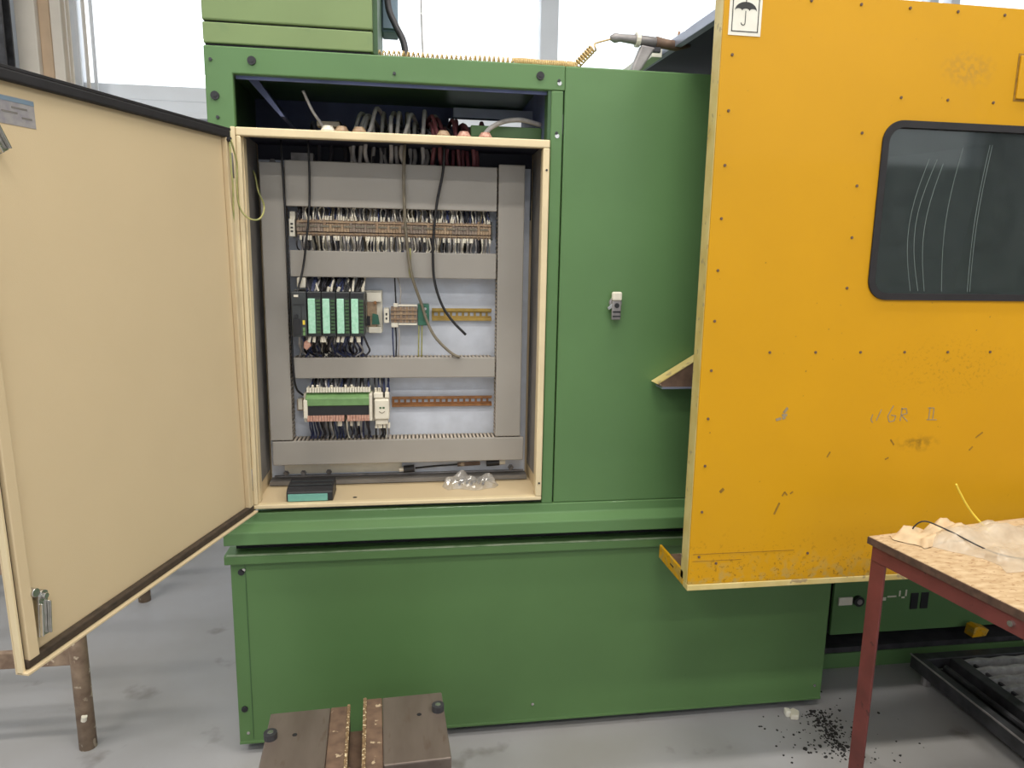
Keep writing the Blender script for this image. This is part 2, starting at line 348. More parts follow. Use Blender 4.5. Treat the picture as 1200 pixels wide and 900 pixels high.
# ledge under the cabinet
lg = MB().prism([(.02, .735), (.0, .735), (-.004, .708), (-.034, .690), (-.036, .655), (.02, .655)], 'x', -.077, XR)
obj('ledge', lg, G, mh, .003)
obj('gap_strip', MB().box(-.06, XR, .03, .06, .60, .66), M['gasket'], mh)  # black strip set back in the gap below the ledge
# drive box standing on the housing
db = obj('upper_box', MB().box(-.068, .340, .0, .46, 1.996, 2.75), M['pale_green'], mh, .004)
obj('upper_band', MB().box(-.068, .340, .002, .46, 1.944, 1.9925), M['pale_green'], mh, .003)
obj('band_seam', MB().box(-.064, .334, .008, .45, 1.936, 2.0), M['gasket'], mh)
obj('box_edge', MB().box(.3405, .352, .02, .44, 1.944, 2.75), M['dark_green'], mh)
# bolts
def bolt(name, x, z, r, m, par, y=0, proud=.004):
    b = MB().cyl((x, y, z), (x, y-proud, z), r, 12).cyl((x, y-proud, z), (x, y-proud-.001, z), r*.45, 6)
    return obj(name, b, m, par)
b0 = bolt('socket_bolt', .045, 1.907, .0105, M['black_plastic'], mh)
for x, z in ((.771, 1.909), (-.046, 1.821)): place_copy(b0, mh, (x-.045, 0, z-1.907))
s0 = bolt('screw', .393, 1.895, .004, M['dark_steel'], mh)
for x, z in ((.821, 1.899), (.818, 1.767), (-.052, 1.905), (-.042, 1.770)): place_copy(s0, mh, (x-.393, 0, z-1.895))
for x, z in ((.823, 1.893), (.820, 1.760)): obj('rivet_patch', MB().cyl((x, 0, z), (x, -.0015, z), .006, 10), M['chrome'], mh)
# latch on the green panel
lat = obj('panel_latch', MB().cyl((.998, .001, 1.318), (.998, -.012, 1.318), .018, 20).box(.985, 1.011, -.022, -.012, 1.272, 1.325), M['steel'], panel, .003)
obj('latch_cap', MB().box(.984, 1.012, -.026, -.010, 1.325, 1.350), M['white_plastic'], panel, .005)
obj('latch_lever', MB().prism([(.985, 1.318), (.972, 1.306), (.976, 1.300), (.990, 1.308)], 'y', -.02, -.012), M['chrome'], panel)
obj('latch_groove', MB().box(.987, 1.009, -.0235, -.0215, 1.292, 1.297).box(.987, 1.009, -.0235, -.0215, 1.280, 1.284).cyl((.998, -.021, 1.312), (.998, -.0235, 1.312), .007, 12), M['black_plastic'], panel)

# ------------------------------------------------------------------ coolant tank base
tk = thing('coolant_tank', 'long green sheet-metal tank with a lip, standing under the housing', 'tank', (.84, .4, 0))
T = M['tank_green']
obj('front_plate', MB().box(-.071, 1.749, -.002, .012, .033, .592), T, tk, .004)
obj('left_plate', MB().box(-.071, -.056, .012, .85, .033, .592), T, tk)
obj('right_plate', MB().box(1.735, 1.749, .012, .85, .033, .592), T, tk)
obj('lip', MB().prism([(.05, .621), (-.014, .621), (-.020, .617), (-.020, .594), (.0, .590), (.05, .590)], 'x', -.082, 1.757), T, tk, .002)
obj('lip_pale_edge', MB().box(-.075, 1.70, -.0212, -.012, .6185, .6216), M['lip_green'], tk, .001)  # paler strip along the top edge of the lip
obj('base_top', MB().box(-.07, 1.75, .05, .85, .595, .612), M['dark_green'], tk)
obj('plinth', MB().box(-.02, 1.70, .09, .80, 0, .04), M['gasket'], tk)
obj('bend_line', MB().box(-.032, -.0305, -.0035, -.0015, .05, .588), M['dark_green'], tk)
obj('bottom_hem', MB().box(-.071, 1.749, -.0035, -.001, .033, .042), T, tk, .0015)
k0 = bolt('bolt', -.042, .565, .009, M['black_plastic'], tk, -.002)
place_copy(k0, tk, (-.010, 0, .146-.565))
w0 = bolt('screw', -.035, .572, .0045, M['chrome'], tk, -.002)
for x, z in ((-.045, .070), (.79, .094), (1.722, .085), (1.715, .565)): place_copy(w0, tk, (x+.035, 0, z-.572))

# ------------------------------------------------------------------ recessed bed at the right end
bed = thing('machine_bed', 'recessed dark green machine bed behind the red table leg', 'machine bed', (2.4, .3, 0))
obj('bed_panel', MB().box(1.915, 3.2, .222, .235, .122, .64), M['green'], bed, .002)
obj('bed_shadow_gap', MB().box(1.752, 3.2, .30, .31, .0, .64), M['gasket'], bed)
obj('bed_shelf', MB().box(1.765, 3.2, .20, .30, .065, .085), M['dark_steel'], bed)
obj('bed_beam', MB().box(1.76, 3.2, .205, .30, .0, .058), M['green'], bed, .002)
obj('socket_plate', MB().box(1.932, 1.985, .214, .222, .238, .268), M['white_plastic'], bed, .002)
obj('socket', MB().cyl((2.008, .222, .252), (2.008, .208, .252), .019, 18).cyl((2.008, .208, .252), (2.008, .206, .252), .010, 14, 1), [M['black_plastic'], M['steel']], bed)
for x in (2.235, 2.276): obj('vent_slot', MB().box(x-.016, x+.013, .219, .224, .206, .268), M['black_plastic'], bed)
lm = MB()
for x, z, w, h in ((2.09, .245, .03, .006), (2.10, .252, .02, .005), (2.125, .256, .035, .006), (2.17, .258, .006, .022), (2.182, .25, .012, .006), (2.195, .258, .006, .024)): lm.box(x, x+w, .2205, .2225, z, z+h)
obj('worn_lettering', lm, M['white_plastic'], bed)
obj('yellow_bracket', MB().prism([(2.435, .112), (2.49, .116), (2.50, .140), (2.455, .155), (2.44, .15)], 'y', .16, .20), M['yellow'], bed, .002)

# ------------------------------------------------------------------ yellow sliding guard
yg = thing('sliding_guard', 'large yellow sliding guard with a dark rounded window', 'machine guard', (2.0, -.15, .571))
YF = -.26; XL = 1.153; XG = 2.95
def rrect(x0, x1, z0, z1, r, n=8):
    out = []
    for cx, cz, a in ((x1-r, z1-r, 0), (x0+r, z1-r, 90), (x0+r, z0+r, 180), (x1-r, z0+r, 270)):
        for k in range(n+1):
            q = math.radians(a+90*k/n); out.append((cx+r*math.cos(q), cz+r*math.sin(q)))
    return out
def holed_plate(name, outer, inner, y0, y1, m, par):
    bm = bmesh.new(); E = []
    for loop in (outer, inner):
        vs = [bm.verts.new((p[0], y0, p[1])) for p in loop]
        E += [bm.edges.new((vs[i], vs[(i+1) % len(vs)])) for i in range(len(vs))]
    bmesh.ops.triangle_fill(bm, use_beauty=True, use_dissolve=False, edges=E)
    g = bmesh.ops.extrude_face_region(bm, geom=bm.faces[:])
    for v in g['geom']:
        if isinstance(v, bmesh.types.BMVert): v.co.y = y1
    bmesh.ops.recalc_face_normals(bm, faces=bm.faces[:])
    me = bpy.data.meshes.new(name); bm.to_mesh(me); bm.free(); me.materials.append(m)
    o = bpy.data.objects.new(name, me); C.objects.link(o); o.parent = par
    if par.type == 'EMPTY': o.matrix_parent_inverse = Matrix.Translation(-par.location)
    return o
WX0, WX1, WZ0, WZ1 = 1.586, 2.55, 1.347, 1.788
fp = holed_plate('front_sheet', [(XL, .588), (XG, .588), (XG, 2.062), (XL, 2.062)], rrect(WX0+.010, WX1-.010, WZ0+.010, WZ1-.010, .045), YF, YF+.004, M['yellow'], yg)
holed_plate('window_gasket', rrect(WX0, WX1, WZ0, WZ1, .052), rrect(WX0+.017, WX1-.017, WZ0+.017, WZ1-.017, .038), YF-.005, YF+.012, M['gasket'], yg)
gp = obj('window_pane', MB().prism(rrect(WX0+.012, WX1-.012, WZ0+.012, WZ1-.012, .042), 'y', YF+.0045, YF+.0095), M['guard_glass'], yg)
obj('side_edge', MB().box(XL-.001, XL+.013, YF+.004, YF+.05, .588, 2.062), M['worn_lit_edge'], yg, .002)
obj('side_channel', MB().box(XL+.002, XL+.03, YF+.05, YF+.056, .60, 2.05), M['dark_steel'], yg)
obj('bottom_edge', MB().box(XL-.001, XG, YF-.0015, YF+.03, .570, .587), M['worn_lit_edge'], yg, .002)
obj('top_edge', MB().box(XL, XG, YF+.004, YF+.03, 2.04, 2.06), M['yellow_worn'], yg)
obj('inner_sheet', MB().box(XL+.016, WX0-.06, YF+.036, YF+.04, .60, 2.03), M['dark_steel'], yg)
# bottom tray reaching back to the machine
obj('tray_lip', MB().box(XL-.001, XL+.006, YF+.03, -.045, .571, .612), M['yellow'], yg, .002)
obj('tray_floor', MB().box(XL+.006, XG, YF+.03, -.05, .577, .583), M['rust'], yg)
obj('tray_slot', MB().box(XL-.0016, XL+.0005, -.16, -.135, .590, .594), M['gasket'], yg)
# roof, climbing slightly to the rear
rf = MB().prism([(YF+.03, 2.012), (YF+.03, 2.020), (.62, 2.060), (.62, 2.052)], 'x', XL+.02, XG)
obj('roof', rf, M['navy'], yg)
obj('white_rail', MB().prism([(.13, 2.008), (.13, 2.036), (.60, 2.052), (.60, 2.024)], 'x', 1.116, 1.146), M['sticker'], yg, .002)
obj('roof_rail', MB().prism([(YF+.004, 2.002), (YF+.004, 2.028), (.62, 2.068), (.62, 2.042)], 'x', XL, XL+.02), M['rail_grey'], yg, .002)
# small wedge shelf on the back of the guard
wd = MB().prism([(1.119, 1.094), (1.24, 1.168), (1.24, 1.085), (1.13, 1.087)], 'y', -.055, -.05)
gus = obj('gusset', wd, M['rust'], yg)
obj('gusset_flange', MB().prism([(1.117, 1.094), (1.24, 1.170), (1.24, 1.172), (1.115, 1.0955)], 'y', -.056, -.003), M['worn_lit_edge'], yg)
obj('gusset_foot', MB().box(1.13, 1.24, -.058, -.003, 1.081, 1.0865), M['rail_grey'], yg)
# screws
sc0 = obj('screw', MB().cyl((1.18, YF, 1.915), (1.18, YF-.002, 1.915), .0036, 8).cyl((1.18, YF-.0025, 1.915), (1.18, YF-.0028, 1.915), .0022, 6), M['rust'], yg)
spots = [(1.18, 1.915-.125*k) for k in range(1, 11)]
spots += [(1.53, 1.754-.126*k) for k in range(4)]+[(1.625+.127*k, 1.841) for k in range(8)]+[(1.334+.126*k, 1.211) for k in range(10)]
spots += [(1.24+.128*k, 2.045) for k in range(12)]+[(1.229, .645), (1.49, .662), (1.8, .655)]
for x, z in spots: place_copy(sc0, yg, (x-1.18, 0, z-1.915))
# seam lines near the bottom and a raised cover plate
obj('hem_line', MB().box(XL+.01, 1.45, YF-.0008, YF+.001, .672, .6732), M['dark_scuff'], yg)
obj('hem_line', MB().box(XL+.01, 1.30, YF-.0008, YF+.001, .6525, .6535), M['dark_scuff'], yg)
cp = obj('cover_plate', MB().box(1.938, 2.25, YF-.006, YF, 1.852, 1.955), M['yellow'], yg, .002)
obj('cover_gap', MB().box(1.933, 2.255, YF-.001, YF+.002, 1.847, 1.960), M['dark_scuff'], yg)
# keep-dry sticker with the umbrella sign
st = obj('sticker', MB().box(1.166, 1.246, YF-.0012, YF, 1.958, 2.055), M['sticker'], yg)
ink = MB(); y0, y1 = YF-.0018, YF-.0012
ink.box(1.173, 1.175, y0, y1, 1.966, 2.05).box(1.237, 1.239, y0, y1, 1.966, 2.05).box(1.173, 1.239, y0, y1, 1.966, 1.968)
obj('sticker_border', ink, M['ink'], st)
cx, cz, R = 1.206, 2.012, .027
dome = [(cx+R*math.cos(PI*k/16), cz+R*.72*math.sin(PI*k/16)) for k in range(17)]
sc = []
for j in range(3):
    for k in range(1, 7):
        a = PI-PI*k/6; sc.append((cx-R+R/3+j*2*R/3+(R/3)*math.cos(a), cz+.005*math.sin(a)))
obj('umbrella_canopy', MB().prism(dome+sc[:-1], 'y', y0, y1), M['ink'], st)
shaft = [(cx, cz), (cx, cz-.026)]+[(cx-.005+.005*math.cos(-PI*k/8), cz-.026+.005*math.sin(-PI*k/8)) for k in range(9)]
um = MB()
for a, b in zip(shaft, shaft[1:]):
    d = Vector((b[0]-a[0], b[1]-a[1])); d = d.normalized() if d.length else Vector((0, 1)); n = Vector((-d.y, d.x))*.0009
    um.prism([(a[0]+n.x, a[1]+n.y), (a[0]-n.x, a[1]-n.y), (b[0]-n.x, b[1]-n.y), (b[0]+n.x, b[1]+n.y)], 'y', y0, y1)
um.prism([(cx-.001, cz+R*.72), (cx+.001, cz+R*.72), (cx+.001, cz+R*.72+.005), (cx-.001, cz+R*.72+.005)], 'y', y0, y1)
obj('umbrella_handle', um, M['ink'], st)
# scribbles, scuffs and chips in the paint
def strokes(name, polys, w, m, par=yg, y=YF):
    b = MB()
    for pl in polys:
        for a, c in zip(pl, pl[1:]):
            d = Vector((c[0]-a[0], c[1]-a[1]))
            if d.length < 1e-6: continue
            d.normalize(); n = Vector((-d.y, d.x))*w
            b.prism([(a[0]+n.x, a[1]+n.y), (a[0]-n.x, a[1]-n.y), (c[0]-n.x, c[1]-n.y), (c[0]+n.x, c[1]+n.y)], 'y', y-.0007, y+.0001)
    return obj(name, b, m, par)
strokes('chalk_mark', [[(1.640, 1.045), (1.636, 1.030), (1.642, 1.022)], [(1.664, 1.058), (1.652, 1.028)],
    [(1.698, 1.068), (1.684, 1.040), (1.690, 1.024), (1.704, 1.026), (1.708, 1.040), (1.694, 1.042)],
    [(1.722, 1.058), (1.736, 1.060), (1.740, 1.046), (1.724, 1.042), (1.744, 1.024)], [(1.724, 1.062), (1.722, 1.026)],
    [(1.806, 1.062), (1.806, 1.028)], [(1.800, 1.060), (1.818, 1.060), (1.818, 1.030)], [(1.800, 1.028), (1.830, 1.027)]], .0012, M['scuff'])
strokes('paint_chip', [[(1.386, 1.052), (1.396, 1.066)], [(1.366, 1.034), (1.380, 1.038)], [(1.382, 1.046), (1.396, 1.047)], [(1.384, 1.037), (1.392, 1.041)]], .0034, M['scuff'])
strokes('scratch_or_line', [[(1.383, .776), (1.396, .808)]], .0026, M['dark_scuff'])
strokes('scratch_or_line', [[(1.402, .826), (1.408, .838), (1.416, .828)], [(1.424, .832), (1.432, .838)]], .002, M['dark_scuff'])
strokes('scratch_or_line', [[(1.226, .842), (1.236, .852)]], .004, M['dark_scuff'])
strokes('scratch_or_line', [[(1.955, .975), (1.975, .99)], [(1.94, .94), (1.95, .95)], [(1.69, .92), (1.70, .925)], [(1.52, .93), (1.528, .945)], [(1.70, .975), (1.712, .96)]], .002, M['dark_scuff'])
rs = random.Random(11)
chips = []
for k in range(46):
    x = rs.uniform(1.18, 2.3); z = rs.choice([rs.uniform(.60, .70), rs.uniform(.60, .66), rs.uniform(.7, 1.3), rs.uniform(1.25, 1.34)])
    a = rs.uniform(0, PI); l = rs.uniform(.001, .005); chips.append([(x, z), (x+l*math.cos(a), z+l*math.sin(a))])
ch = strokes('small_chip', chips, .0011, M['dark_scuff']); ch['kind'] = 'stuff'
# pale arcs and a painted reflection on the pane
arcs = []
for x0, bow, zt in ((1.700, .030, 1.70), (1.722, .034, 1.70), (1.740, .026, 1.69), (1.79, .018, 1.73), (1.865, .010, 1.74), (1.872, .010, 1.74)):
    arcs.append([(x0+.012-bow*math.sin(PI*k/10)+.012*(k/10), 1.37+(zt-1.37)*k/10) for k in range(11)])
arcs.append([(1.60, 1.70), (1.72, 1.705), (1.89, 1.735)])
for a_ in arcs[:-1]: strokes('pane_arc', [a_], .0005, M['scratch_or_line'], gp, YF+.0045)
obj('pane_reflection', MB().prism([(1.605, 1.700), (1.70, 1.712), (1.885, 1.742), (1.862, 1.55), (1.838, 1.366), (1.62, 1.366), (1.604, 1.40)], 'y', YF+.0098, YF+.0102), M['reflection'], gp)  # pale patch standing in for a reflection in the glass

# ------------------------------------------------------------------ electrical cabinet
ec = thing('electrical_cabinet', 'beige electrical cabinet standing open inside the green housing', 'cabinet', (.4, .1, .748))
B = M['beige']
obj('back', MB().box(0, .8, .222, .23, .748, 1.748), B, ec)
obj('side', MB().box(0, .006, .012, .222, .754, 1.742), B, ec)
obj('side', MB().box(.794, .8, .012, .222, .754, 1.742), B, ec)
obj('cabinet_floor', MB().box(0, .8, .012, .222, .748, .757), B, ec)
obj('cabinet_top', MB().box(0, .8, .012, .222, 1.742, 1.748), B, ec)
lp = M['beige_lip']
obj('lip', MB().box(0, .8, -.010, .012, 1.727, 1.748), lp, ec, .003, label='beige rail along the top of the opening')
obj('lip', MB().box(0, .8, -.010, .012, .748, .760), lp, ec, .003)
obj('lip', MB().box(0, .012, -.010, .012, .760, 1.727), lp, ec, .003)
obj('lip', MB().box(.782, .80, -.010, .012, .760, 1.727), lp, ec, .003)
obj('inner_fold', MB().box(.786, .79, .012, .045, .76, 1.727), lp, ec)
obj('inner_fold', MB().box(.010, .014, .012, .045, .76, 1.727), lp, ec)
obj('side_shade_sheet', MB().box(.0062, .0085, .055, .2, .80, 1.741), M['shade_trim'], ec)  # grey sheets added on the side walls, painting in their shade
obj('side_shade_sheet', MB().box(.7915, .7938, .055, .2, .80, 1.741), M['shade_trim'], ec)
obj('top_shade_sheet', MB().box(.009, .791, .014, .22, 1.7395, 1.7418), M['navy'], ec)  # dark sheet added under the cabinet top in place of shade
obj('back_shade_sheet', MB().box(.01, .79, .2105, .2125, 1.55, 1.739), M['navy'], ec)  # dark sheet added behind the upper wires in place of shade
obj('hinge_post', MB().box(-.012, -.0005, -.012, .0, .748, 1.748), lp, ec, .002)
obj('plate_foot', MB().box(.05, .40, .199, .2048, .783, .822), M['white_plastic'], ec, .001)
bp_ = obj('mounting_plate', MB().box(.012, .785, .205, .209, .772, 1.698), M['zinc'], ec)
obj('plate_hem', MB().box(.012, .785, .16, .205, .760, .772), M['shade_trim'], bp_)
for x, z in ((.105, .786), (.055, .786), (.18, .787), (.74, .786), (.10, 1.692), (.05, 1.692)):
    obj('plate_bolt', MB().cyl((x, .205, z), (x, .197, z), .009, 6).cyl((x, .197, z), (x, .190, z), .005, 8), M['steel'], bp_)
obj('plate_stiffener', MB().box(.02, .78, .196, .205, .774, .778), M['steel'], bp_)
obj('bracket', MB().box(.105, .165, .17, .205, 1.690, 1.715), M['steel'], ec)
obj('drain_hole', MB().cyl((.268, .04, .7572), (.268, .04, .7576), .006, 12), M['black_plastic'], ec)
obj('lip_screw', MB().cyl((.792, -.0105, .80), (.792, -.012, .80), .003, 8), M['black_plastic'], ec)
obj('lip_screw', MB().cyl((.792, -.0105, 1.67), (.792, -.012, 1.67), .003, 8), M['black_plastic'], ec)

# the door, hung on the left, swung out past a right angle and sagging a little
A_, SG = math.radians(107.95), math.radians(1.5)
dS = Vector((math.cos(A_), -math.sin(A_), 0)); zU = Vector((0, 0, 1))
dirS = dS*math.cos(SG)-zU*math.sin(SG); dirH = dS*math.sin(SG)+zU*math.cos(SG); nrm = Vector((math.sin(A_), math.cos(A_), 0))
DM = Matrix.Identity(4)
for r_ in range(3): DM[r_][0] = dirS[r_]; DM[r_][1] = nrm[r_]; DM[r_][2] = dirH[r_]
DM[0][3], DM[1][3], DM[2][3] = .002, -.012, .742
DW, DH = .756, .997
def dmb(): return MB(DM)          # local: x along the width from the hinge, y toward the inside, z up
door = obj('door', dmb().box(0, DW, -.013, -.010, 0, DH).box(.03, DW-.032, -.010, -.0085, .022, DH-.022), B, ec, .002)
obj('door_flange', dmb().box(DW-.006, DW, -.010, .002, 0, DH), lp, door, .0015)
obj('door_flange', dmb().box(0, .006, -.010, .0, 0, DH), lp, door, .0015)
obj('door_flange', dmb().box(0, DW, -.010, .012, 0, .005), B, door, .001)
obj('door_flange', dmb().box(0, DW, -.010, .002, DH-.006, DH), M['gasket'], door, .001, label='dark edge strip along the door top')
obj('inner_frame', dmb().box(DW-.034, DW-.012, -.010, .006, .02, DH-.024), B, door, .002)
obj('inner_frame', dmb().box(.012, .026, -.010, .004, .02, DH-.024), B, door, .002)
obj('gasket', dmb().box(DW-.012, DW-.006, -.010, -.004, .006, DH-.006), M['gasket'], door)
obj('gasket', dmb().box(.006, DW-.008, -.010, .004, DH-.024, DH-.006), M['gasket'], door, .003)
obj('gasket', dmb().box(.006, DW-.008, -.010, .005, .006, .022), M['brown_gasket'], door, .003)
obj('gasket', dmb().box(.006, .012, -.010, -.004, .02, DH-.02), M['brown_gasket'], door)
hg = dmb().cyl((-.006, -.008, .06), (-.006, -.008, .12), .007, 10).cyl((-.006, -.008, .88), (-.006, -.008, .94), .007, 10)
obj('hinge', hg, M['steel'], door, smooth=True)
def latch(h, ang):
    x = DW-.052
    R = Matrix.Translation((x, 0, h)) @ Matrix.Rotation(ang, 4, 'Y') @ Matrix.Translation((-x, 0, -h))
    m = MB(DM @ R)
    m.cyl((x, -.009, h), (x, .010, h), .010, 14).box(x-.010, x+.010, .004, .009, h-.072, h+.006)
    m.box(x-.010, x-.007, .009, .016, h-.070, h-.012).box(x+.007, x+.010, .009, .016, h-.070, h-.012)
    m.cyl((x, .010, h), (x, .016, h), .006, 6)
    return obj('latch', m, M['chrome'], door, .001)
latch(.122, math.radians(-6)); latch(.925, math.radians(28))
obj('latch_boss', dmb().cyl((DW-.038, -.006, .134), (DW-.038, .010, .134), .008, 14), M['chrome'], door, .001)
rp = dmb()
lab = obj('rating_plate', dmb().box(.585, .695, -.0087, -.0078, .908, .952), M['silver_print'], door)
obj('plate_header', dmb().box(.585, .66, -.0079, -.0074, .944, .951), M['blue_grey'], lab)
obj('plate_logo', dmb().box(.664, .695, -.0079, -.0074, .928, .952), M['blue_print'], lab)
pl = dmb()
for k, (x, w, h) in enumerate(((.592, .02, .920), (.62, .03, .926), (.655, .012, .914), (.60, .03, .934), (.67, .015, .916))): pl.box(x, x+w, -.0079, -.0074, h, h+.003)
obj('plate_print', pl, M['shade_trim'], lab)
def dp(s, n, h): return tuple(DM @ Vector((s, n, h)))
eb = MB().cyl(dp(.02, .004, .968), dp(.02, .012, .968), .006, 10)
obj('earth_stud', eb, M['dark_steel'], door)
ew = spline([dp(.02, .012, .968), (.004, -.03, 1.66), (.002, -.03, 1.60), (.004, -.025, 1.555), (.02, -.02, 1.528), (.042, -.005, 1.522), (.052, .02, 1.538), (.050, .05, 1.565), (.030, .09, 1.60), (.018, .12, 1.64), (.009, .14, 1.66)], 6)
tag(obj('earth_wire', MB().tube(ew, .0024, 6), M['earth'], smooth=True), 'green and yellow earth wire looping from the door hinge into the cabinet', 'wire')
ew2 = spline([dp(.022, .010, .962), dp(.026, .012, .90), dp(.024, .012, .86), dp(.018, .006, .80), dp(.012, .0, .76)], 5)
obj('earth_strap', MB().tube(ew2, .0022, 6), M['earth'], door, smooth=True)

# ---- cable ducts on the plate
def duct(x0, x1, z0, z1, horiz, label):
    t = thing('cable_duct', label, 'cable duct', ((x0+x1)/2, .205, (z0+z1)/2), 'grey slotted cable ducts in the cabinet')
    obj('lid', MB().box(x0, x1, .130, .140, z0, z1), M['duct'], t, .0025)
    obj('duct_base', MB().box(x0+.004, x1-.004, .200, .2045, z0+.004, z1-.004), M['duct'], t)
    for side in (0, 1):
        fb = MB(); p = .0115
        if horiz:
            z = z0+.002 if side == 0 else z1-.004
            n = int((x1-x0)/p)
            for k in range(n): fb.box(x0+k*p, x0+k*p+.0062, .140, .200, z, z+.002)
        else:
            x = x0+.002 if side == 0 else x1-.004
            n = int((z1-z0)/p)
            for k in range(n): fb.box(x, x+.002, .140, .200, z0+k*p, z0+k*p+.0062)
        obj('finger_strip', fb, M['duct_finger'], t, kind='stuff')
    return t
duct(.092, .677, 1.568, 1.690, True, 'widest grey cable duct, across the top of the mounting plate')
duct(.098, .677, 1.376, 1.449, True, 'grey cable duct below the long row of terminals')
duct(.096, .677, 1.087, 1.147, True, 'grey cable duct below the row of mint-labelled modules')
duct(.030, .768, .830, .902, True, 'longest horizontal grey cable duct, along the bottom of the mounting plate')
duct(.026, .088, .905, 1.683, False, 'upright grey cable duct on the hinge side of the cabinet')
duct(.681, .757, .905, 1.699, False, 'upright grey cable duct at the right of the mounting plate')

# ---- wiring helper: many thin conductors as one part
WM = [M['grey_cable'], M['white_plastic'], M['black_cable'], M['blue_wire'], M['dark_cable'], M['olive_cable']]
def wiring(par, x0, x1, n, za, zb, ya, yb, seed, weights, r=.0022, amp=.004, name='wiring', fer=.55):
    rr = random.Random(seed); b = MB()
    for k in range(n):
        x = x0+(x1-x0)*(k+.5)/n+rr.uniform(-.0015, .0015); mi = rr.choices(range(6), weights)[0]
        dx = rr.uniform(-amp, amp); dy = rr.uniform(-.012, .012)
        b.tube(spline([(x, ya, za), (x+dx, (ya+yb)/2+dy-.006, za+(zb-za)*.4), (x+dx*1.6, yb+dy*.5, za+(zb-za)*.75), (x+rr.uniform(-amp, amp), yb, zb)], 3), r, 5, mi)
        if rr.random() < fer: b.cyl((x, ya-.001, za), (x+dx*.5, ya-.004, za+(zb-za)*.28), r*1.45, 5, 1)
    return obj(name, b, WM, par, kind='stuff')

# ---- first row: long terminal strip
t1 = thing('terminal_strip', 'long brown terminal strip crowded with wires near the cabinet top', 'terminals', (.385, .2, 1.51))
obj('rail', MB().box(.096, .672, .192, .2045, 1.494, 1.528), M['brass'], t1)
tb = MB(); n = 68; x0, x1 = .118, .662; p = (x1-x0)/n
for k in range(n):
    x = x0+k*p; dz = .0 if k % 9 else .003
    tb.box(x, x+p-.0008, .150, .192, 1.490-dz, 1.536+dz, k % 2).box(x, x+p-.0008, .140, .150, 1.502, 1.523+dz, (k//9) % 2)
obj('terminal_block', tb, [M['terminal'], M['terminal_tan']], t1, kind='stuff')
jb = MB()
for k in range(0, n, 4): jb.box(x0+k*p, x0+(k+3)*p, .137, .140, 1.514, 1.519)
obj('jumper_bar', jb, M['olive_cable'], t1, kind='stuff')
obj('marker_strip', MB().box(x0, x1, .145, .150, 1.5262, 1.531).box(x0, x1, .145, .150, 1.4945, 1.499), M['terminal_tan'], t1)
obj('end_clamp', MB().box(.098, .113, .138, .192, 1.486, 1.534), M['white_plastic'], t1, .002)
obj('end_clamp', MB().box(.098, .113, .155, .192, 1.534, 1.556), M['white_plastic'], t1, .002)
mk = MB()
for z in (1.498, 1.508, 1.518): mk.box(.102, .109, .1375, .138, z, z+.005)
obj('clamp_print', mk, M['ink'], t1)
obj('end_plate', MB().box(.663, .667, .142, .192, 1.488, 1.540), M['charcoal'], t1)
wiring(t1, .116, .662, 78, 1.534, 1.572, .150, .165, 1, (8, 5, 1, 2, 3, 2), fer=.35)
wiring(t1, .116, .662, 78, 1.490, 1.446, .150, .165, 2, (9, 6, 1, 1, 2, 1), fer=.4)
wiring(t1, .120, .660, 40, 1.531, 1.572, .168, .185, 12, (4, 1, 1, 3, 4, 2), r=.004, fer=.1)
wiring(t1, .120, .660, 40, 1.493, 1.446, .168, .185, 13, (6, 2, 1, 1, 3, 1), r=.004, fer=.1)

# ---- second row: programmable controller, small terminals, earth terminal, bare rail
plc = thing('controller_rack', 'charcoal controller rack with four mint green label strips', 'controller', (.2, .2, 1.275))
obj('profile_rail', MB().box(.098, .348, .186, .2045, 1.215, 1.338), M['white_plastic'], plc, .002)
cpu = obj('processor_module', MB().box(.104, .1445, .085, .186, 1.212, 1.337), M['charcoal'], plc, .003)
obj('display_tag', MB().box(.112, .124, .083, .085, 1.322, 1.328), M['white_plastic'], cpu)
obj('key_switch', MB().cyl((.117, .085, 1.27), (.117, .079, 1.27), .005, 10), M['black_plastic'], cpu)
for z, c in ((1.232, 'lime'), (1.252, 'yellow_wire'), (1.222, 'lime')): obj('status_led', MB().box(.134, .140, .083, .085, z-.006, z+.006), M[c], cpu)
obj('port_cover', MB().box(.108, .128, .082, .085, 1.218, 1.262), M['black_plastic'], cpu, .001)
obj('front_line', MB().box(.109, .141, .0838, .085, 1.300, 1.302).box(.1305, .1315, .0838, .085, 1.215, 1.297), M['black_plastic'], cpu)
x = .1455; io0 = None
for k in range(4):
    x0_ = x+k*.0390
    io = obj('input_output_module', MB().box(x0_, x0_+.0382, .092, .186, 1.212, 1.337), M['charcoal'], plc, .003)
    obj('label_strip', MB().box(x0_+.003, x0_+.0225, .084, .092, 1.221, 1.318), M['mint'], io, .002)
    tm = MB()
    for j in range(10): tm.box(x0_+.025, x0_+.036, .088, .0915, 1.222+j*.0096, 1.2225+j*.0096+.006)
    obj('terminal_column', tm, M['dark_green'], io)
    obj('module_cap', MB().box(x0_+.002, x0_+.036, .090, .094, 1.322, 1.334), M['black_plastic'], io)
wiring(plc, .145, .300, 34, 1.337, 1.380, .11, .155, 3, (1, 1, 5, 6, 3, 0), r=.0035, amp=.01, fer=.06)
wiring(plc, .120, .300, 44, 1.214, 1.146, .105, .160, 4, (2, 1, 5, 5, 3, 0), r=.003, amp=.014, fer=.12)
obj('power_plug', MB().box(.116, .140, .12, .17, 1.345, 1.374), M['white_plastic'], plc, .003)
obj('bus_plug', MB().prism([(.133, 1.196), (.146, 1.203), (.152, 1.185), (.140, 1.172), (.131, 1.18)], 'y', .10, .13), M['pink'], plc, .002)
bx_ = thing('rail_bracket', 'pale slotted metal bracket with a green tab between controller and terminals', 'bracket', (.325, .19, 1.27))
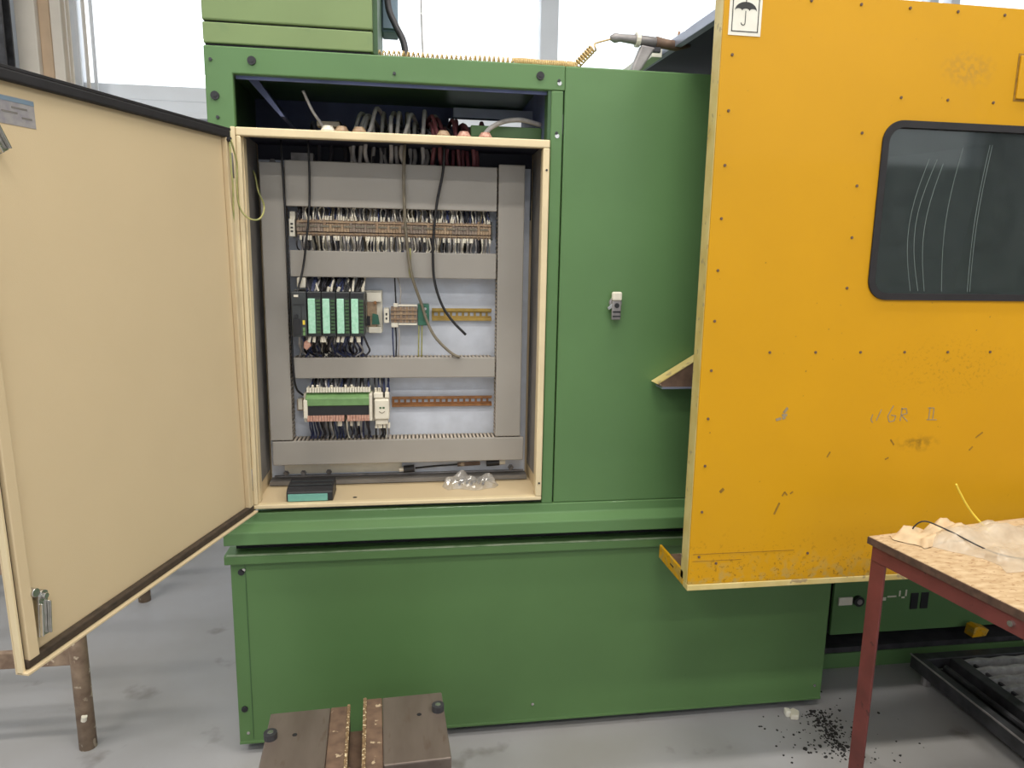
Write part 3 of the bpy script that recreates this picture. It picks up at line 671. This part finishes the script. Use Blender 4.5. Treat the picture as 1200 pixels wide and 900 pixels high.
obj('bracket_plate', MB().box(.304, .346, .17, .186, 1.305, 1.333), M['white_plastic'], bx_, .002)
obj('bracket_plate', MB().box(.308, .346, .17, .186, 1.214, 1.232), M['white_plastic'], bx_, .002)
obj('bracket_body', MB().box(.304, .332, .172, .186, 1.232, 1.305), M['terminal_tan'], bx_, .002)
obj('bracket_slot', MB().box(.303, .313, .168, .172, 1.236, 1.264), M['black_plastic'], bx_)
obj('bracket_tab', MB().prism([(.318, 1.24), (.340, 1.24), (.336, 1.268), (.320, 1.272)], 'y', .166, .172), M['pe_green'], bx_)
obj('bracket_screw', MB().cyl((.328, .172, 1.303), (.328, .166, 1.303), .005, 10), M['copper_rail'], bx_)
t2 = thing('terminal_group', 'short brown terminal group with white end clamp on the middle rail', 'terminals', (.42, .2, 1.27))
obj('end_clamp', MB().box(.353, .368, .145, .192, 1.246, 1.288), M['white_plastic'], t2, .002)
obj('clamp_print', MB().box(.358, .363, .1445, .145, 1.256, 1.262).box(.358, .363, .1445, .145, 1.268, 1.275), M['ink'], t2)
tb = MB()
for k in range(9): tb.box(.373+k*.0085, .373+k*.0085+.0078, .150, .192, 1.247, 1.292, k % 2)
tb.box(.373, .449, .146, .150, 1.256, 1.260, 1).box(.373, .449, .146, .150, 1.270, 1.274, 1).box(.373, .449, .146, .150, 1.282, 1.285, 1)
obj('terminal_block', tb, [M['terminal'], M['terminal_tan']], t2)
obj('marker_strip', MB().box(.395, .449, .148, .156, 1.2945, 1.300).box(.395, .449, .148, .156, 1.240, 1.2455), M['white_plastic'], t2)
obj('wire_plug', MB().box(.374, .394, .148, .165, 1.233, 1.246), M['white_plastic'], t2, .002)
obj('wire_plug', MB().box(.381, .394, .148, .165, 1.292, 1.303), M['white_plastic'], t2, .002)
for pts, m in (([(.388, .16, 1.30), (.387, .158, 1.33), (.385, .16, 1.38)], 'black_cable'), ([(.399, .16, 1.30), (.402, .158, 1.34), (.393, .16, 1.38)], 'grey_cable'),
               ([(.377, .16, 1.236), (.378, .158, 1.19), (.380, .165, 1.14)], 'blue_wire'), ([(.386, .16, 1.236), (.388, .158, 1.19), (.386, .165, 1.14)], 'black_cable'), ([(.394, .16, 1.24), (.397, .158, 1.20), (.392, .165, 1.14)], 'grey_cable')):
    obj('lead', MB().tube(spline(pts, 4), .0024, 6), M[m], t2, smooth=True)
pe = thing('earth_terminal', 'dark green earth terminal with two yellow-green leads', 'terminal', (.467, .2, 1.27))
obj('terminal_body', MB().box(.451, .484, .148, .192, 1.239, 1.301), M['pe_green'], pe, .002)
obj('terminal_screw', MB().cyl((.472, .148, 1.288), (.472, .145, 1.288), .004, 10), M['chrome'], pe)
obj('terminal_screw', MB().cyl((.472, .148, 1.272), (.472, .145, 1.272), .004, 10), M['chrome'], pe)
for dx in (0, .009): obj('lead', MB().tube(spline([(.454+dx, .155, 1.242), (.453+dx, .155, 1.20), (.452+dx, .165, 1.14)], 4), .0024, 6), M['earth'], pe, smooth=True)

def slotted_rail(x0, x1, z0, z1, m, label):
    t = thing('mounting_rail', label, 'rail', ((x0+x1)/2, .2, (z0+z1)/2))
    h = z1-z0
    obj('rail_flange', MB().box(x0, x1, .189, .1905, z1-h*.22, z1).box(x0, x1, .189, .1905, z0, z0+h*.22), m, t)
    obj('rail_wall', MB().box(x0, x1, .1905, .2015, z1-h*.24, z1-h*.2).box(x0, x1, .1905, .2015, z0+h*.2, z0+h*.24), m, t)
    n = int((x1-x0)/.018)
    wb_ = MB().box(x0, x1, .2015, .203, z0+h*.2, z0+h*.36).box(x0, x1, .2015, .203, z1-h*.36, z1-h*.2)
    for k in range(n+1): wb_.box(x0+k*.018, min(x1, x0+k*.018+.007), .2015, .203, z0+h*.36, z1-h*.36)
    obj('rail_web', wb_, m, t)
    return t
slotted_rail(.493, .672, 1.250, 1.287, M['brass'], 'bare slotted brassy rail right of the green earth terminal')
slotted_rail(.372, .676, .988, 1.020, M['copper_rail'], 'bare slotted coppery rail right of the white relay')

# ---- third row: interface module and relay
im = thing('interface_module', 'wide interface module with green top, black slot and pink terminals', 'module', (.22, .19, 1.0))
obj('foot', MB().box(.120, .325, .15, .2, .955, 1.04), M['white_plastic'], im)
obj('green_header', MB().prism([(.100, 1.012), (.100, 1.034), (.130, 1.048), (.150, 1.048), (.150, 1.012)], 'x', .131, .314), M['lime'], im, .002)
obj('black_slot', MB().box(.137, .309, .102, .15, .984, 1.011), M['black_plastic'], im)
obj('end_cap', MB().box(.125, .137, .098, .15, .975, 1.030), M['white_plastic'], im, .003)
obj('end_cap', MB().box(.309, .318, .098, .15, .966, 1.046), M['white_plastic'], im, .003)
pr = MB()
for k in range(22):
    if k == 13: continue
    xx = .135+k*.0080; pr.box(xx, xx+.0070, .099, .15, .967, .984)
obj('pink_terminal_row', pr, M['pink'], im, kind='stuff')
sl = MB()
for k in range(24): sl.box(.134+k*.0075, .134+k*.0075+.006, .112, .15, 1.049, 1.062)
obj('upper_terminal_row', sl, M['white_plastic'], im, kind='stuff')
wiring(im, .140, .312, 26, 1.060, 1.090, .125, .16, 5, (3, 1, 6, 3, 4, 0), r=.0026, fer=.2)
wiring(im, .135, .312, 30, .968, .900, .12, .165, 6, (2, 1, 4, 7, 3, 0), r=.0026, fer=.15)
obj('rail_stub', MB().box(.098, .125, .17, .2, .985, 1.018), M['terminal_tan'], im)
obj('marker', MB().box(.102, .114, .16, .17, .99, 1.022), M['white_plastic'], im)
rl = thing('relay', 'small white plug-in relay beside the wide interface module', 'relay', (.345, .19, 1.0))
obj('relay_body', MB().box(.324, .366, .105, .2, .968, 1.028), M['white_plastic'], rl, .004)
obj('relay_head', MB().box(.322, .348, .115, .2, 1.030, 1.046).box(.354, .366, .115, .2, 1.030, 1.046), M['white_plastic'], rl, .002)
obj('relay_foot', MB().box(.326, .362, .112, .2, .952, .966), M['white_plastic'], rl, .002)
obj('relay_mark', MB().box(.338, .344, .104, .105, 1.001, 1.006).box(.347, .353, .104, .105, 1.001, 1.006), M['dark_green'], rl)
obj('relay_mark', MB().tube(spline([(.337, .1045, .993), (.345, .1045, .988), (.354, .1045, .993)], 4), .001, 5), M['olive_cable'], rl)
wiring(rl, .326, .368, 7, 1.046, 1.090, .13, .16, 8, (2, 1, 3, 5, 2, 0), r=.0026)
wiring(rl, .326, .366, 7, .955, .900, .125, .165, 9, (2, 1, 3, 5, 2, 0), r=.0026)

# ---- loose cables hanging in the cabinet
def cable(name, pts, r, m, label, cat='cable', k=6):
    return tag(obj(name, MB().tube(spline(pts, k), r, 8), M[m], smooth=True), label, cat)
cable('black_cable', [(.088, .12, 1.74), (.090, .118, 1.66), (.092, .122, 1.55), (.094, .122, 1.40), (.096, .124, 1.25), (.098, .122, 1.12), (.103, .13, 1.06), (.118, .15, 1.035)], .003, 'black_cable', 'black cable running down beside the hinge-side duct to the interface module')
cable('black_cable', [(.160, .11, 1.74), (.160, .118, 1.66), (.157, .119, 1.57), (.148, .110, 1.48), (.135, .115, 1.40), (.124, .10, 1.35), (.120, .09, 1.332)], .003, 'black_cable', 'thin black cable hanging from the top down to the charcoal processor')
cable('olive_cable', [(.418, .11, 1.74), (.414, .115, 1.66), (.416, .118, 1.55), (.423, .118, 1.46), (.435, .118, 1.38), (.462, .135, 1.30), (.478, .13, 1.25), (.502, .125, 1.205), (.545, .125, 1.162), (.572, .125, 1.148)], .0042, 'olive_cable', 'olive grey cable ending loose above the middle duct')
cable('black_cable', [(.526, .11, 1.74), (.522, .115, 1.67), (.506, .118, 1.59), (.496, .118, 1.50), (.494, .118, 1.42), (.500, .115, 1.36), (.520, .112, 1.30), (.550, .11, 1.255), (.588, .11, 1.216)], .0038, 'black_cable', 'loose black cable hanging across the bare brassy rail')
cable('grey_cable', [(.430, .123, 1.46), (.428, .123, 1.40), (.432, .123, 1.378)], .003, 'earth', 'short yellow-green cable on the duct under the terminal strip', 'wire')

# ---- cables coming through the cabinet top and arching in the recess
rc = random.Random(5)
def top_cable(x, m, r, label, group, peak, lean, yy):
    yy += .07
    pts = [(x+rc.uniform(-.008, .008), .172, 1.680), (x+rc.uniform(-.006, .006), min(yy, .18), 1.715), (x, yy, 1.752), (x+lean*.3, yy+.01, 1.79), (x+lean*.6, yy+.06, peak), (x+lean, yy+.14, peak-.01), (x+lean*1.3, yy+.22, 1.80), (x+lean*1.5, .47, 1.76)]
    tag(obj('cable', MB().tube(spline(pts, 5), r, 7), M[m], smooth=True), label, 'cable', group)
for k in range(15):
    top_cable(.265+k*.0165+rc.uniform(-.003, .003), 'grey_cable', .0058, 'light grey cable arching out of the middle of the cabinet top', 'light grey cables arching above the cabinet', 1.832+rc.uniform(-.012, .018), rc.uniform(-.01, .06), .06+rc.uniform(0, .07))
for k in range(10):
    top_cable(.500+k*.0135+rc.uniform(-.003, .003), 'red_cable', .0060, 'maroon cable curving over the right part of the cabinet top', 'maroon cables above the cabinet', 1.822+rc.uniform(-.015, .012), rc.uniform(-.05, .06), .07+rc.uniform(0, .06))
for k in range(12):
    top_cable(.180+k*.036+rc.uniform(-.006, .006), 'dark_cable', .0052, 'dark grey cable tangled low over the cabinet top', 'dark grey cables above the cabinet', 1.802+rc.uniform(-.012, .015), rc.uniform(-.08, .08), .09+rc.uniform(0, .06))
gl0 = None
for k, (x, m) in enumerate(((.22, 'white_plastic'), (.255, 'terminal_tan'), (.30, 'terminal_tan'), (.52, 'terminal_tan'), (.575, 'pink'), (.632, 'pink'))):
    tag(obj('cable_gland', MB().cyl((x, .045, 1.7485), (x, .045, 1.757), .019, 14).cyl((x, .045, 1.757), (x, .045, 1.768), .019, 14, 0, .012), M[m], smooth=False), 'round pale cable gland on the cabinet top, %s from the hinge side' % ('first', 'second', 'third', 'fourth', 'fifth', 'sixth')[k], 'cable gland', 'glands on the cabinet top')
cable('grey_cable', [(.632, .045, 1.766), (.65, .06, 1.785), (.69, .09, 1.808), (.74, .10, 1.815), (.796, .12, 1.808)], .0065, 'grey_cable', 'single grey cable leaving the last gland toward the right')
cable('grey_cable', [(.155, .08, 1.86), (.175, .09, 1.815), (.195, .10, 1.785), (.215, .11, 1.752)], .004, 'grey_cable', 'thin grey cable slanting down at the left of the recess')
jbx = thing('junction_clip', 'small pale clip strip lying at the left of the cable tangle', 'clip', (.215, .12, 1.755))
obj('clip_body', MB().box(.185, .245, .10, .13, 1.775, 1.790), M['olive_cable'], jbx, .003)
obj('clip_foot', MB().box(.208, .213, .105, .125, 1.7485, 1.775), M['olive_cable'], jbx)

# ---- loose things on the cabinet floor
lm_ = thing('spare_module', 'black module with a teal front lying on the cabinet floor', 'module', (.148, .06, .757))
obj('module_body', MB().prism([(.010, .7605), (.010, .786), (.03, .796), (.105, .800), (.110, .7575), (.03, .7575)], 'x', .084, .210), M['black_plastic'], lm_, .003)
obj('module_front', MB().box(.089, .196, .0055, .0105, .762, .782), M['teal'], lm_, .001)
obj('module_ribs', MB().box(.09, .204, .04, .044, .797, .7995).box(.09, .204, .07, .074, .798, .801), M['charcoal'], lm_)
cl = thing('connector_lead', 'black cable with round connectors lying against the plate bottom', 'cable', (.55, .18, .80))
obj('lead_cable', MB().tube(spline([(.44, .178, .798), (.50, .178, .803), (.56, .178, .806), (.61, .178, .809)], 4), .003, 8), M['black_cable'], cl, smooth=True)
obj('connector', MB().cyl((.405, .18, .795), (.438, .18, .797), .011, 14), M['black_plastic'], cl)
obj('connector', MB().cyl((.66, .178, .809), (.70, .178, .811), .011, 14), M['black_plastic'], cl)
obj('connector_nut', MB().cyl((.70, .178, .811), (.718, .178, .812), .009, 8), M['white_plastic'], cl)
obj('connector_sleeve', MB().cyl((.57, .178, .806), (.64, .178, .809), .0065, 12), M['rust'], cl)
obj('connector_nut', MB().cyl((.392, .18, .794), (.405, .18, .795), .007, 8), M['white_plastic'], cl)

def crumple(cx, cy, z0, sx, sy, h, n, seed, rot=0):
    rr = random.Random(seed); vs = []; fs = []
    bumps = [(rr.uniform(-1, 1), rr.uniform(-1, 1), rr.uniform(.15, .45), rr.uniform(.3, 1)) for _ in range(16)]
    for i in range(n+1):
        for j in range(n+1):
            a = -1+2*i/n; b = -1+2*j/n
            e = max(0, 1-a*a)*max(0, 1-b*b)
            z = 0
            for bx, by, s, w in bumps: z = max(z, w*math.exp(-((a-bx)**2+(b-by)**2)/s**2))
            z = z*e**.4*h+rr.uniform(0, .07*h)*(e**.3)
            px = a*sx*(1-.12*math.cos(3*b+seed))+rr.uniform(-1, 1)*sx*.35/n; py = b*sy*(1-.15*math.sin(4*a+seed))+rr.uniform(-1, 1)*sy*.35/n
            c, s_ = math.cos(rot), math.sin(rot)
            vs.append((cx+px*c-py*s_, cy+px*s_+py*c, z0+z))
    for i in range(n):
        for j in range(n):
            k = i*(n+1)+j; fs += [(k, k+n+1, k+n+2), (k, k+n+2, k+1)]
    return MB().add(vs, fs)
bag = thing('plastic_bag', 'small crumpled clear plastic bag on the cabinet floor', 'bag', (.60, .11, .757))
obj('bag_film', crumple(.605, .125, .7585, .075, .05, .05, 16, 4), M['foil'], bag)
sb = MB()
for k in range(7):
    x = .57+.012*k; y = .115+.012*((k*5) % 3); sb.cyl((x, y, .7595), (x+.006, y+.004, .772), .004, 6)
obj('bag_screws', sb, M['dark_steel'], bag)

# ------------------------------------------------------------------ air gun, coil hose and bits on top of the housing
def helix(p0, p1, r, turns, n=10, sway=.0):
    p0 = Vector(p0); p1 = Vector(p1); t = (p1-p0).normalized(); u = t.cross(Vector((0, 0, 1))).normalized(); w = u.cross(t)
    out = []
    N = int(turns*n)
    for k in range(N+1):
        a = 2*PI*k/n; out.append(p0+(p1-p0)*(k/N)+(u*math.cos(a)+w*math.sin(a))*r+u*sway*math.sin(3*PI*k/N))
    return out
hz = 1.938+.0125
hp = helix((.352, .05, hz), (.70, .045, hz), .010, 28, 10, .004)+helix((.703, .045, hz), (.875, .05, hz), .010, 34, 10, .003)+helix((.878, .05, hz+.002), (.925, .055, hz+.052), .010, 8, 10)
hp += spline([(.928, .055, hz+.062), (.945, .056, hz+.068), (.985, .058, hz+.080)], 4)
tag(obj('coil_hose', MB().tube(hp, .0024, 5), M['tan_hose'], smooth=True), 'tan coiled air hose stretched along the top edge of the housing', 'hose')
ag = thing('air_gun', 'grey air gun lying on top of the housing against the yellow guard', 'air gun', (1.03, .06, 1.94))
obj('barrel', MB().tube([(.972, .058, 2.030), (.985, .058, 2.031), (1.0, .058, 2.032), (1.045, .058, 2.030), (1.10, .058, 2.026)], .012, 12, 0, [.006, .013, .010, .013, .014]), M['steel'], ag, smooth=True)
obj('collar', MB().cyl((1.043, .058, 2.030), (1.054, .058, 2.030), .019, 14), M['white_plastic'], ag)
obj('handle', MB().prism([(1.058, 2.016), (1.098, 2.010), (1.060, 1.950), (1.045, 1.9385), (1.030, 1.9395), (1.036, 1.962)], 'y', .045, .071), M['steel'], ag, .005)
obj('trigger', MB().box(1.085, 1.115, .052, .064, 2.000, 2.014), M['dark_steel'], ag, .002)
obj('nozzle', MB().tube([(1.10, .058, 2.027), (1.13, .06, 2.024), (1.16, .062, 2.022), (1.20, .066, 2.030)], .012, 12, 0, [.015, .013, .014, .010]), M['rust'], ag, smooth=True)
obj('tip', MB().cyl((1.165, .063, 2.03), (1.168, .063, 2.06), .003, 6), M['copper_rail'], ag)
cable('black_hose', [(.37, .30, 2.30), (.372, .30, 2.16), (.392, .29, 2.10), (.416, .28, 2.05), (.424, .27, 1.99), (.424, .27, 1.938)], .0095, 'dark_cable', 'thick black hose dropping onto the housing beside the upper box', 'hose')
cable('pale_cable', [(.472, .40, 2.5), (.470, .40, 2.2), (.474, .38, 2.05), (.478, .36, 1.94)], .0025, 'grey_cable', 'thin pale cable hanging in front of the window', 'cable')
bgp = thing('control_box', 'small blue-grey box on the side of the upper green box', 'box', (.37, .42, 2.13))
obj('box_body', MB().box(.3525, .40, .36, .44, 2.098, 2.5), M['blue_grey'], bgp, .004)
obj('box_lid', MB().box(.356, .396, .352, .36, 2.105, 2.49), M['blue_grey'], bgp, .002)

# ------------------------------------------------------------------ foreground steel fixture
fx = thing('steel_fixture', 'oily brown steel slotted fixture blocks in the foreground', 'fixture', (.29, -.5, 0))
ZT = .30
ca, sa = math.cos(math.radians(2.5)), math.sin(math.radians(2.5))
FM = Matrix.Translation((.29, -.24, 0)) @ Matrix.Rotation(math.radians(2.5), 4, 'Z')
def fmb(): return MB(FM)
RS = M['rust_steel']
obj('base_block', fmb().box(-.195, .195, -.62, -.02, .0, .20), RS, fx, .004)
obj('slot_floor', fmb().box(-.03, .06, -.61, -.025, .20, .235), M['rust'], fx)
obj('jaw', fmb().box(-.218, -.072, -.62, -.012, .20, ZT), RS, fx, .003)
obj('jaw', fmb().box(.058, .212, -.254, .0, .20, ZT+.006), RS, fx, .003)
obj('jaw_face', fmb().box(-.0715, -.024, -.61, -.008, .20, ZT-.002), M['rust'], fx, .003)
obj('jaw_face', fmb().box(.012, .0575, -.61, .004, .20, ZT+.004), M['rust'], fx, .003)
obj('cast_rim', fmb().box(-.0305, -.0225, -.608, -.006, .285, ZT+.0015), M['raw_edge'], fx, .002)
obj('cast_rim', fmb().box(.0095, .0185, -.608, .005, .287, ZT+.008), M['raw_edge'], fx, .002)
obj('jaw_step', fmb().box(.06, .214, -.60, -.256, .20, ZT-.02), M['dark_steel'], fx, .003)
def capbolt(x, y, z):
    b = fmb().cyl((x, y, z), (x, y, z+.016), .0155, 18).cyl((x, y, z+.016), (x, y, z+.0165), .0075, 6, 1)
    return obj('cap_bolt', b, [M['dark_steel'], M['chrome']], fx, .001)
capbolt(-.205, -.108, ZT); capbolt(.196, -.075, ZT+.006)
obj('bolt_hole', fmb().cyl((-.150, -.105, ZT), (-.150, -.105, ZT+.0004), .006, 12), M['gasket'], fx)
obj('bolt_hole', fmb().cyl((.148, -.085, ZT+.006), (.148, -.085, ZT+.0064), .006, 12), M['gasket'], fx)

# ------------------------------------------------------------------ work table at the right
tb_ = thing('work_table', 'work table with red angle-iron frame and pale pressed-board top', 'table', (1.9, -.8, 0))
zt = .80
TM = Matrix.Translation((1.502, -.482, 0)) @ Matrix.Rotation(math.radians(8.5), 4, 'Z')
def tmb(): return MB(TM)
TW, TD = .95, .85
obj('table_top', tmb().box(0, TW, -TD, 0, zt-.014, zt), [M['osb']], tb_, .002)
obj('top_edge', tmb().box(-.003, .0, -TD, 0, zt-.018, zt-.0015), M['board_edge'], tb_)
R_ = M['red_lead']
def rail(a): return obj('frame_rail', a, R_, tb_, .001)
rail(tmb().box(.004, .009, -TD+.01, -.01, zt-.056, zt-.015)); rail(tmb().box(TW-.009, TW-.004, -TD+.01, -.01, zt-.056, zt-.015))
rail(tmb().box(.01, TW-.01, -.012, -.007, zt-.056, zt-.015)); rail(tmb().box(.01, TW-.01, -TD+.007, -TD+.012, zt-.056, zt-.015))
obj('rail_lip', tmb().box(.004, .04, -TD+.01, -.01, zt-.018, zt-.0145), R_, tb_)
for x, y, sx, sy in ((.006, -.008, 1, -1), (TW-.006, -.008, -1, -1), (.006, -TD+.008, 1, 1), (TW-.006, -TD+.008, -1, 1)):
    poly = [(x, y), (x+sx*.042, y), (x+sx*.042, y+sy*.006), (x+sx*.006, y+sy*.006), (x+sx*.006, y+sy*.042), (x, y+sy*.042)]
    obj('leg', tmb().prism(poly if sx*sy < 0 else poly[::-1], 'z', .103 if (sx < 0 and sy < 0) else 0, zt-.018), R_, tb_, .001)   # the rear right leg stands on the grating
obj('bolt', tmb().cyl((.004, -.36, zt-.035), (-.004, -.36, zt-.035), .006, 8), M['chrome'], tb_)
obj('price_tag', tmb().box(-.0025, .003, -.40, -.39, zt-.056, zt-.030), M['white_plastic'], tb_)
def tp(x, y, z=0): return tuple(TM @ Vector((x, y, zt+z)))
c0 = tp(.36, -.135); film = crumple(c0[0], c0[1], zt+.001, .24, .10, .06, 34, 8, math.radians(8))
tag(obj('plastic_sheet', film, M['film'], smooth=True), 'crumpled clear plastic sheet on the board table', 'plastic sheet')
c1 = tp(.15, -.045); crd = crumple(c1[0], c1[1], zt+.002, .10, .038, .05, 14, 21, math.radians(15))
tag(obj('paper_wrap', crd, mat('brown_wrapping_paper', rgb(206, 180, 144), .8, var=.08, scale=30), smooth=True), 'crumpled brown wrapping paper at the back corner of the board table', 'paper')
cable('black_cable', [tp(.075, -.035, .006), tp(.10, -.05, .045), tp(.13, -.085, .038), tp(.18, -.17, .010), tp(.24, -.22, .006), tp(.33, -.25, .006)], .0018, 'black_cable', 'thin black cable lying across the table beside the plastic sheet', 'cable')
cable('yellow_wire', [tp(.29, -.07, .008), tp(.26, -.05, .045), tp(.235, -.045, .075), tp(.212, -.04, .11), tp(.202, -.04, .125)], .0024, 'yellow_wire', 'short yellow wire sticking up out of the plastic sheet', 'wire')

# ------------------------------------------------------------------ floor grating platform at the right
gr = thing('grating_platform', 'dark steel grating platform on low feet beside the table', 'platform', (2.6, -.2, 0))
DS = M['dark_steel']; M['grate'] = mat('worn_grating', rgb(150, 150, 150), .5, .2, var=.15, scale=40)
zg = .10
obj('edge_rail', MB().box(2.155, 2.185, -.72, .112, zg-.05, zg), DS, gr, .003)
obj('edge_rail', MB().box(2.185, 3.4, .072, .112, zg-.04, zg-.002), DS, gr, .003)
obj('inner_rail', MB().box(2.275, 2.315, -.72, .071, zg-.05, zg-.002), DS, gr, .003)
obj('bright_edge', MB().box(2.152, 2.156, -.72, .112, zg-.004, zg+.001), M['steel'], gr)
obj('channel_pan', MB().box(2.185, 2.275, -.72, .071, zg-.05, zg-.044), M['gasket'], gr)
obj('channel_bar', MB().cyl((2.25, -.72, zg-.03), (2.25, .06, zg-.03), .010, 8), M['dark_steel'], gr)
bar = None
for k in range(14):
    y = .045-k*.052
    zz = MB()
    n = 22; vs = []
    for j in range(n+1):
        xx = 2.315+j*.05; zz_ = zg-.002+(.004 if j % 2 else -.002)
        vs += [(xx, y-.004, zg-.03), (xx, y+.012, zg-.03), (xx, y+.012, zz_), (xx, y-.004, zz_)]
    fs = []
    for j in range(n):
        a = j*4; b = a+4
        for q in range(4): fs.append((a+q, a+(q+1) % 4, b+(q+1) % 4, b+q))
    zz.add(vs, fs)
    obj('grating_bar', zz, M['grate'], gr)
for x in (2.34, 2.74, 3.14): obj('cross_bar', MB().box(x, x+.008, -.72, .07, zg-.034, zg-.012), DS, gr)
for x, y in ((2.195, .075), (2.195, -.66), (3.3, .06)): obj('foot', MB().cyl((x, y, 0), (x, y, zg-.04), .016, 10), M['steel'], gr)

# ------------------------------------------------------------------ rusty stool frame behind the cabinet door
sf = thing('pipe_frame', 'rusty pipe frame standing on the floor behind the cabinet door', 'frame', (-.75, .5, 0))
for x, y in ((-.52, .09), (-.68, 1.02), (-1.30, .14), (-1.42, 1.04)):
    obj('leg', MB().cyl((x, y, 0), (x-.005, y, .62), .024, 14), M['pipe_rust'], sf, smooth=True)
obj('cross_pipe', MB().box(-1.30, -.54, .10, .12, .255, .305), M['pipe_rust'], sf, .003)
obj('cross_pipe', MB().box(-1.40, -.70, 1.01, 1.04, .255, .305), M['pipe_rust'], sf, .003)
obj('upper_rail', MB().box(-1.32, -.50, .08, .12, .55, .585), M['pipe_rust'], sf, .003)
obj('upper_rail', MB().box(-1.44, -.66, 1.0, 1.04, .55, .585), M['pipe_rust'], sf, .003)
obj('weld_bead', MB().cyl((-.515, .066, .10), (-.511, .064, .115), .008, 8), M['white_plastic'], sf)

# ------------------------------------------------------------------ debris on the floor
nb = thing('white_scrap', 'small white plastic scrap on the floor below the base corner', 'scrap', (1.637, -.03, 0))
obj('scrap_piece', MB().prism([(1.62, -.05), (1.645, -.055), (1.66, -.03), (1.648, -.012), (1.63, -.02)], 'z', .0, .018), M['white_plastic'], nb, .004)
obj('scrap_piece', MB().prism([(1.612, -.035), (1.628, -.04), (1.632, -.018), (1.616, -.012)], 'z', .0, .022), M['sticker'], nb, .004)
rd = random.Random(9); dbm = MB()
for k in range(520):
    u = rd.random(); x = 1.735-.05*u+rd.gauss(0, .022); y = -.012-.21*u+rd.gauss(0, .02)
    if rd.random() < .3: x = rd.gauss(1.72, .10); y = rd.gauss(-.12, .10)
    if y > -.012 and x < 1.76: y = -.03-rd.random()*.2
    s = rd.uniform(.001, .0042)*(1 if k % 11 else 1.6); a = rd.uniform(0, PI)
    dbm.prism([(x+s*math.cos(a+q)*rd.uniform(.6, 1.3), y+s*math.sin(a+q)*rd.uniform(.6, 1.3)) for q in (0, 1.3, 2.6, 3.9, 5.1)], 'z', 0, s*.5)
o = tag(obj('metal_swarf', dbm, M['dirt'], kind='stuff'), 'black metal swarf scattered on the floor beside the red table leg', 'swarf')
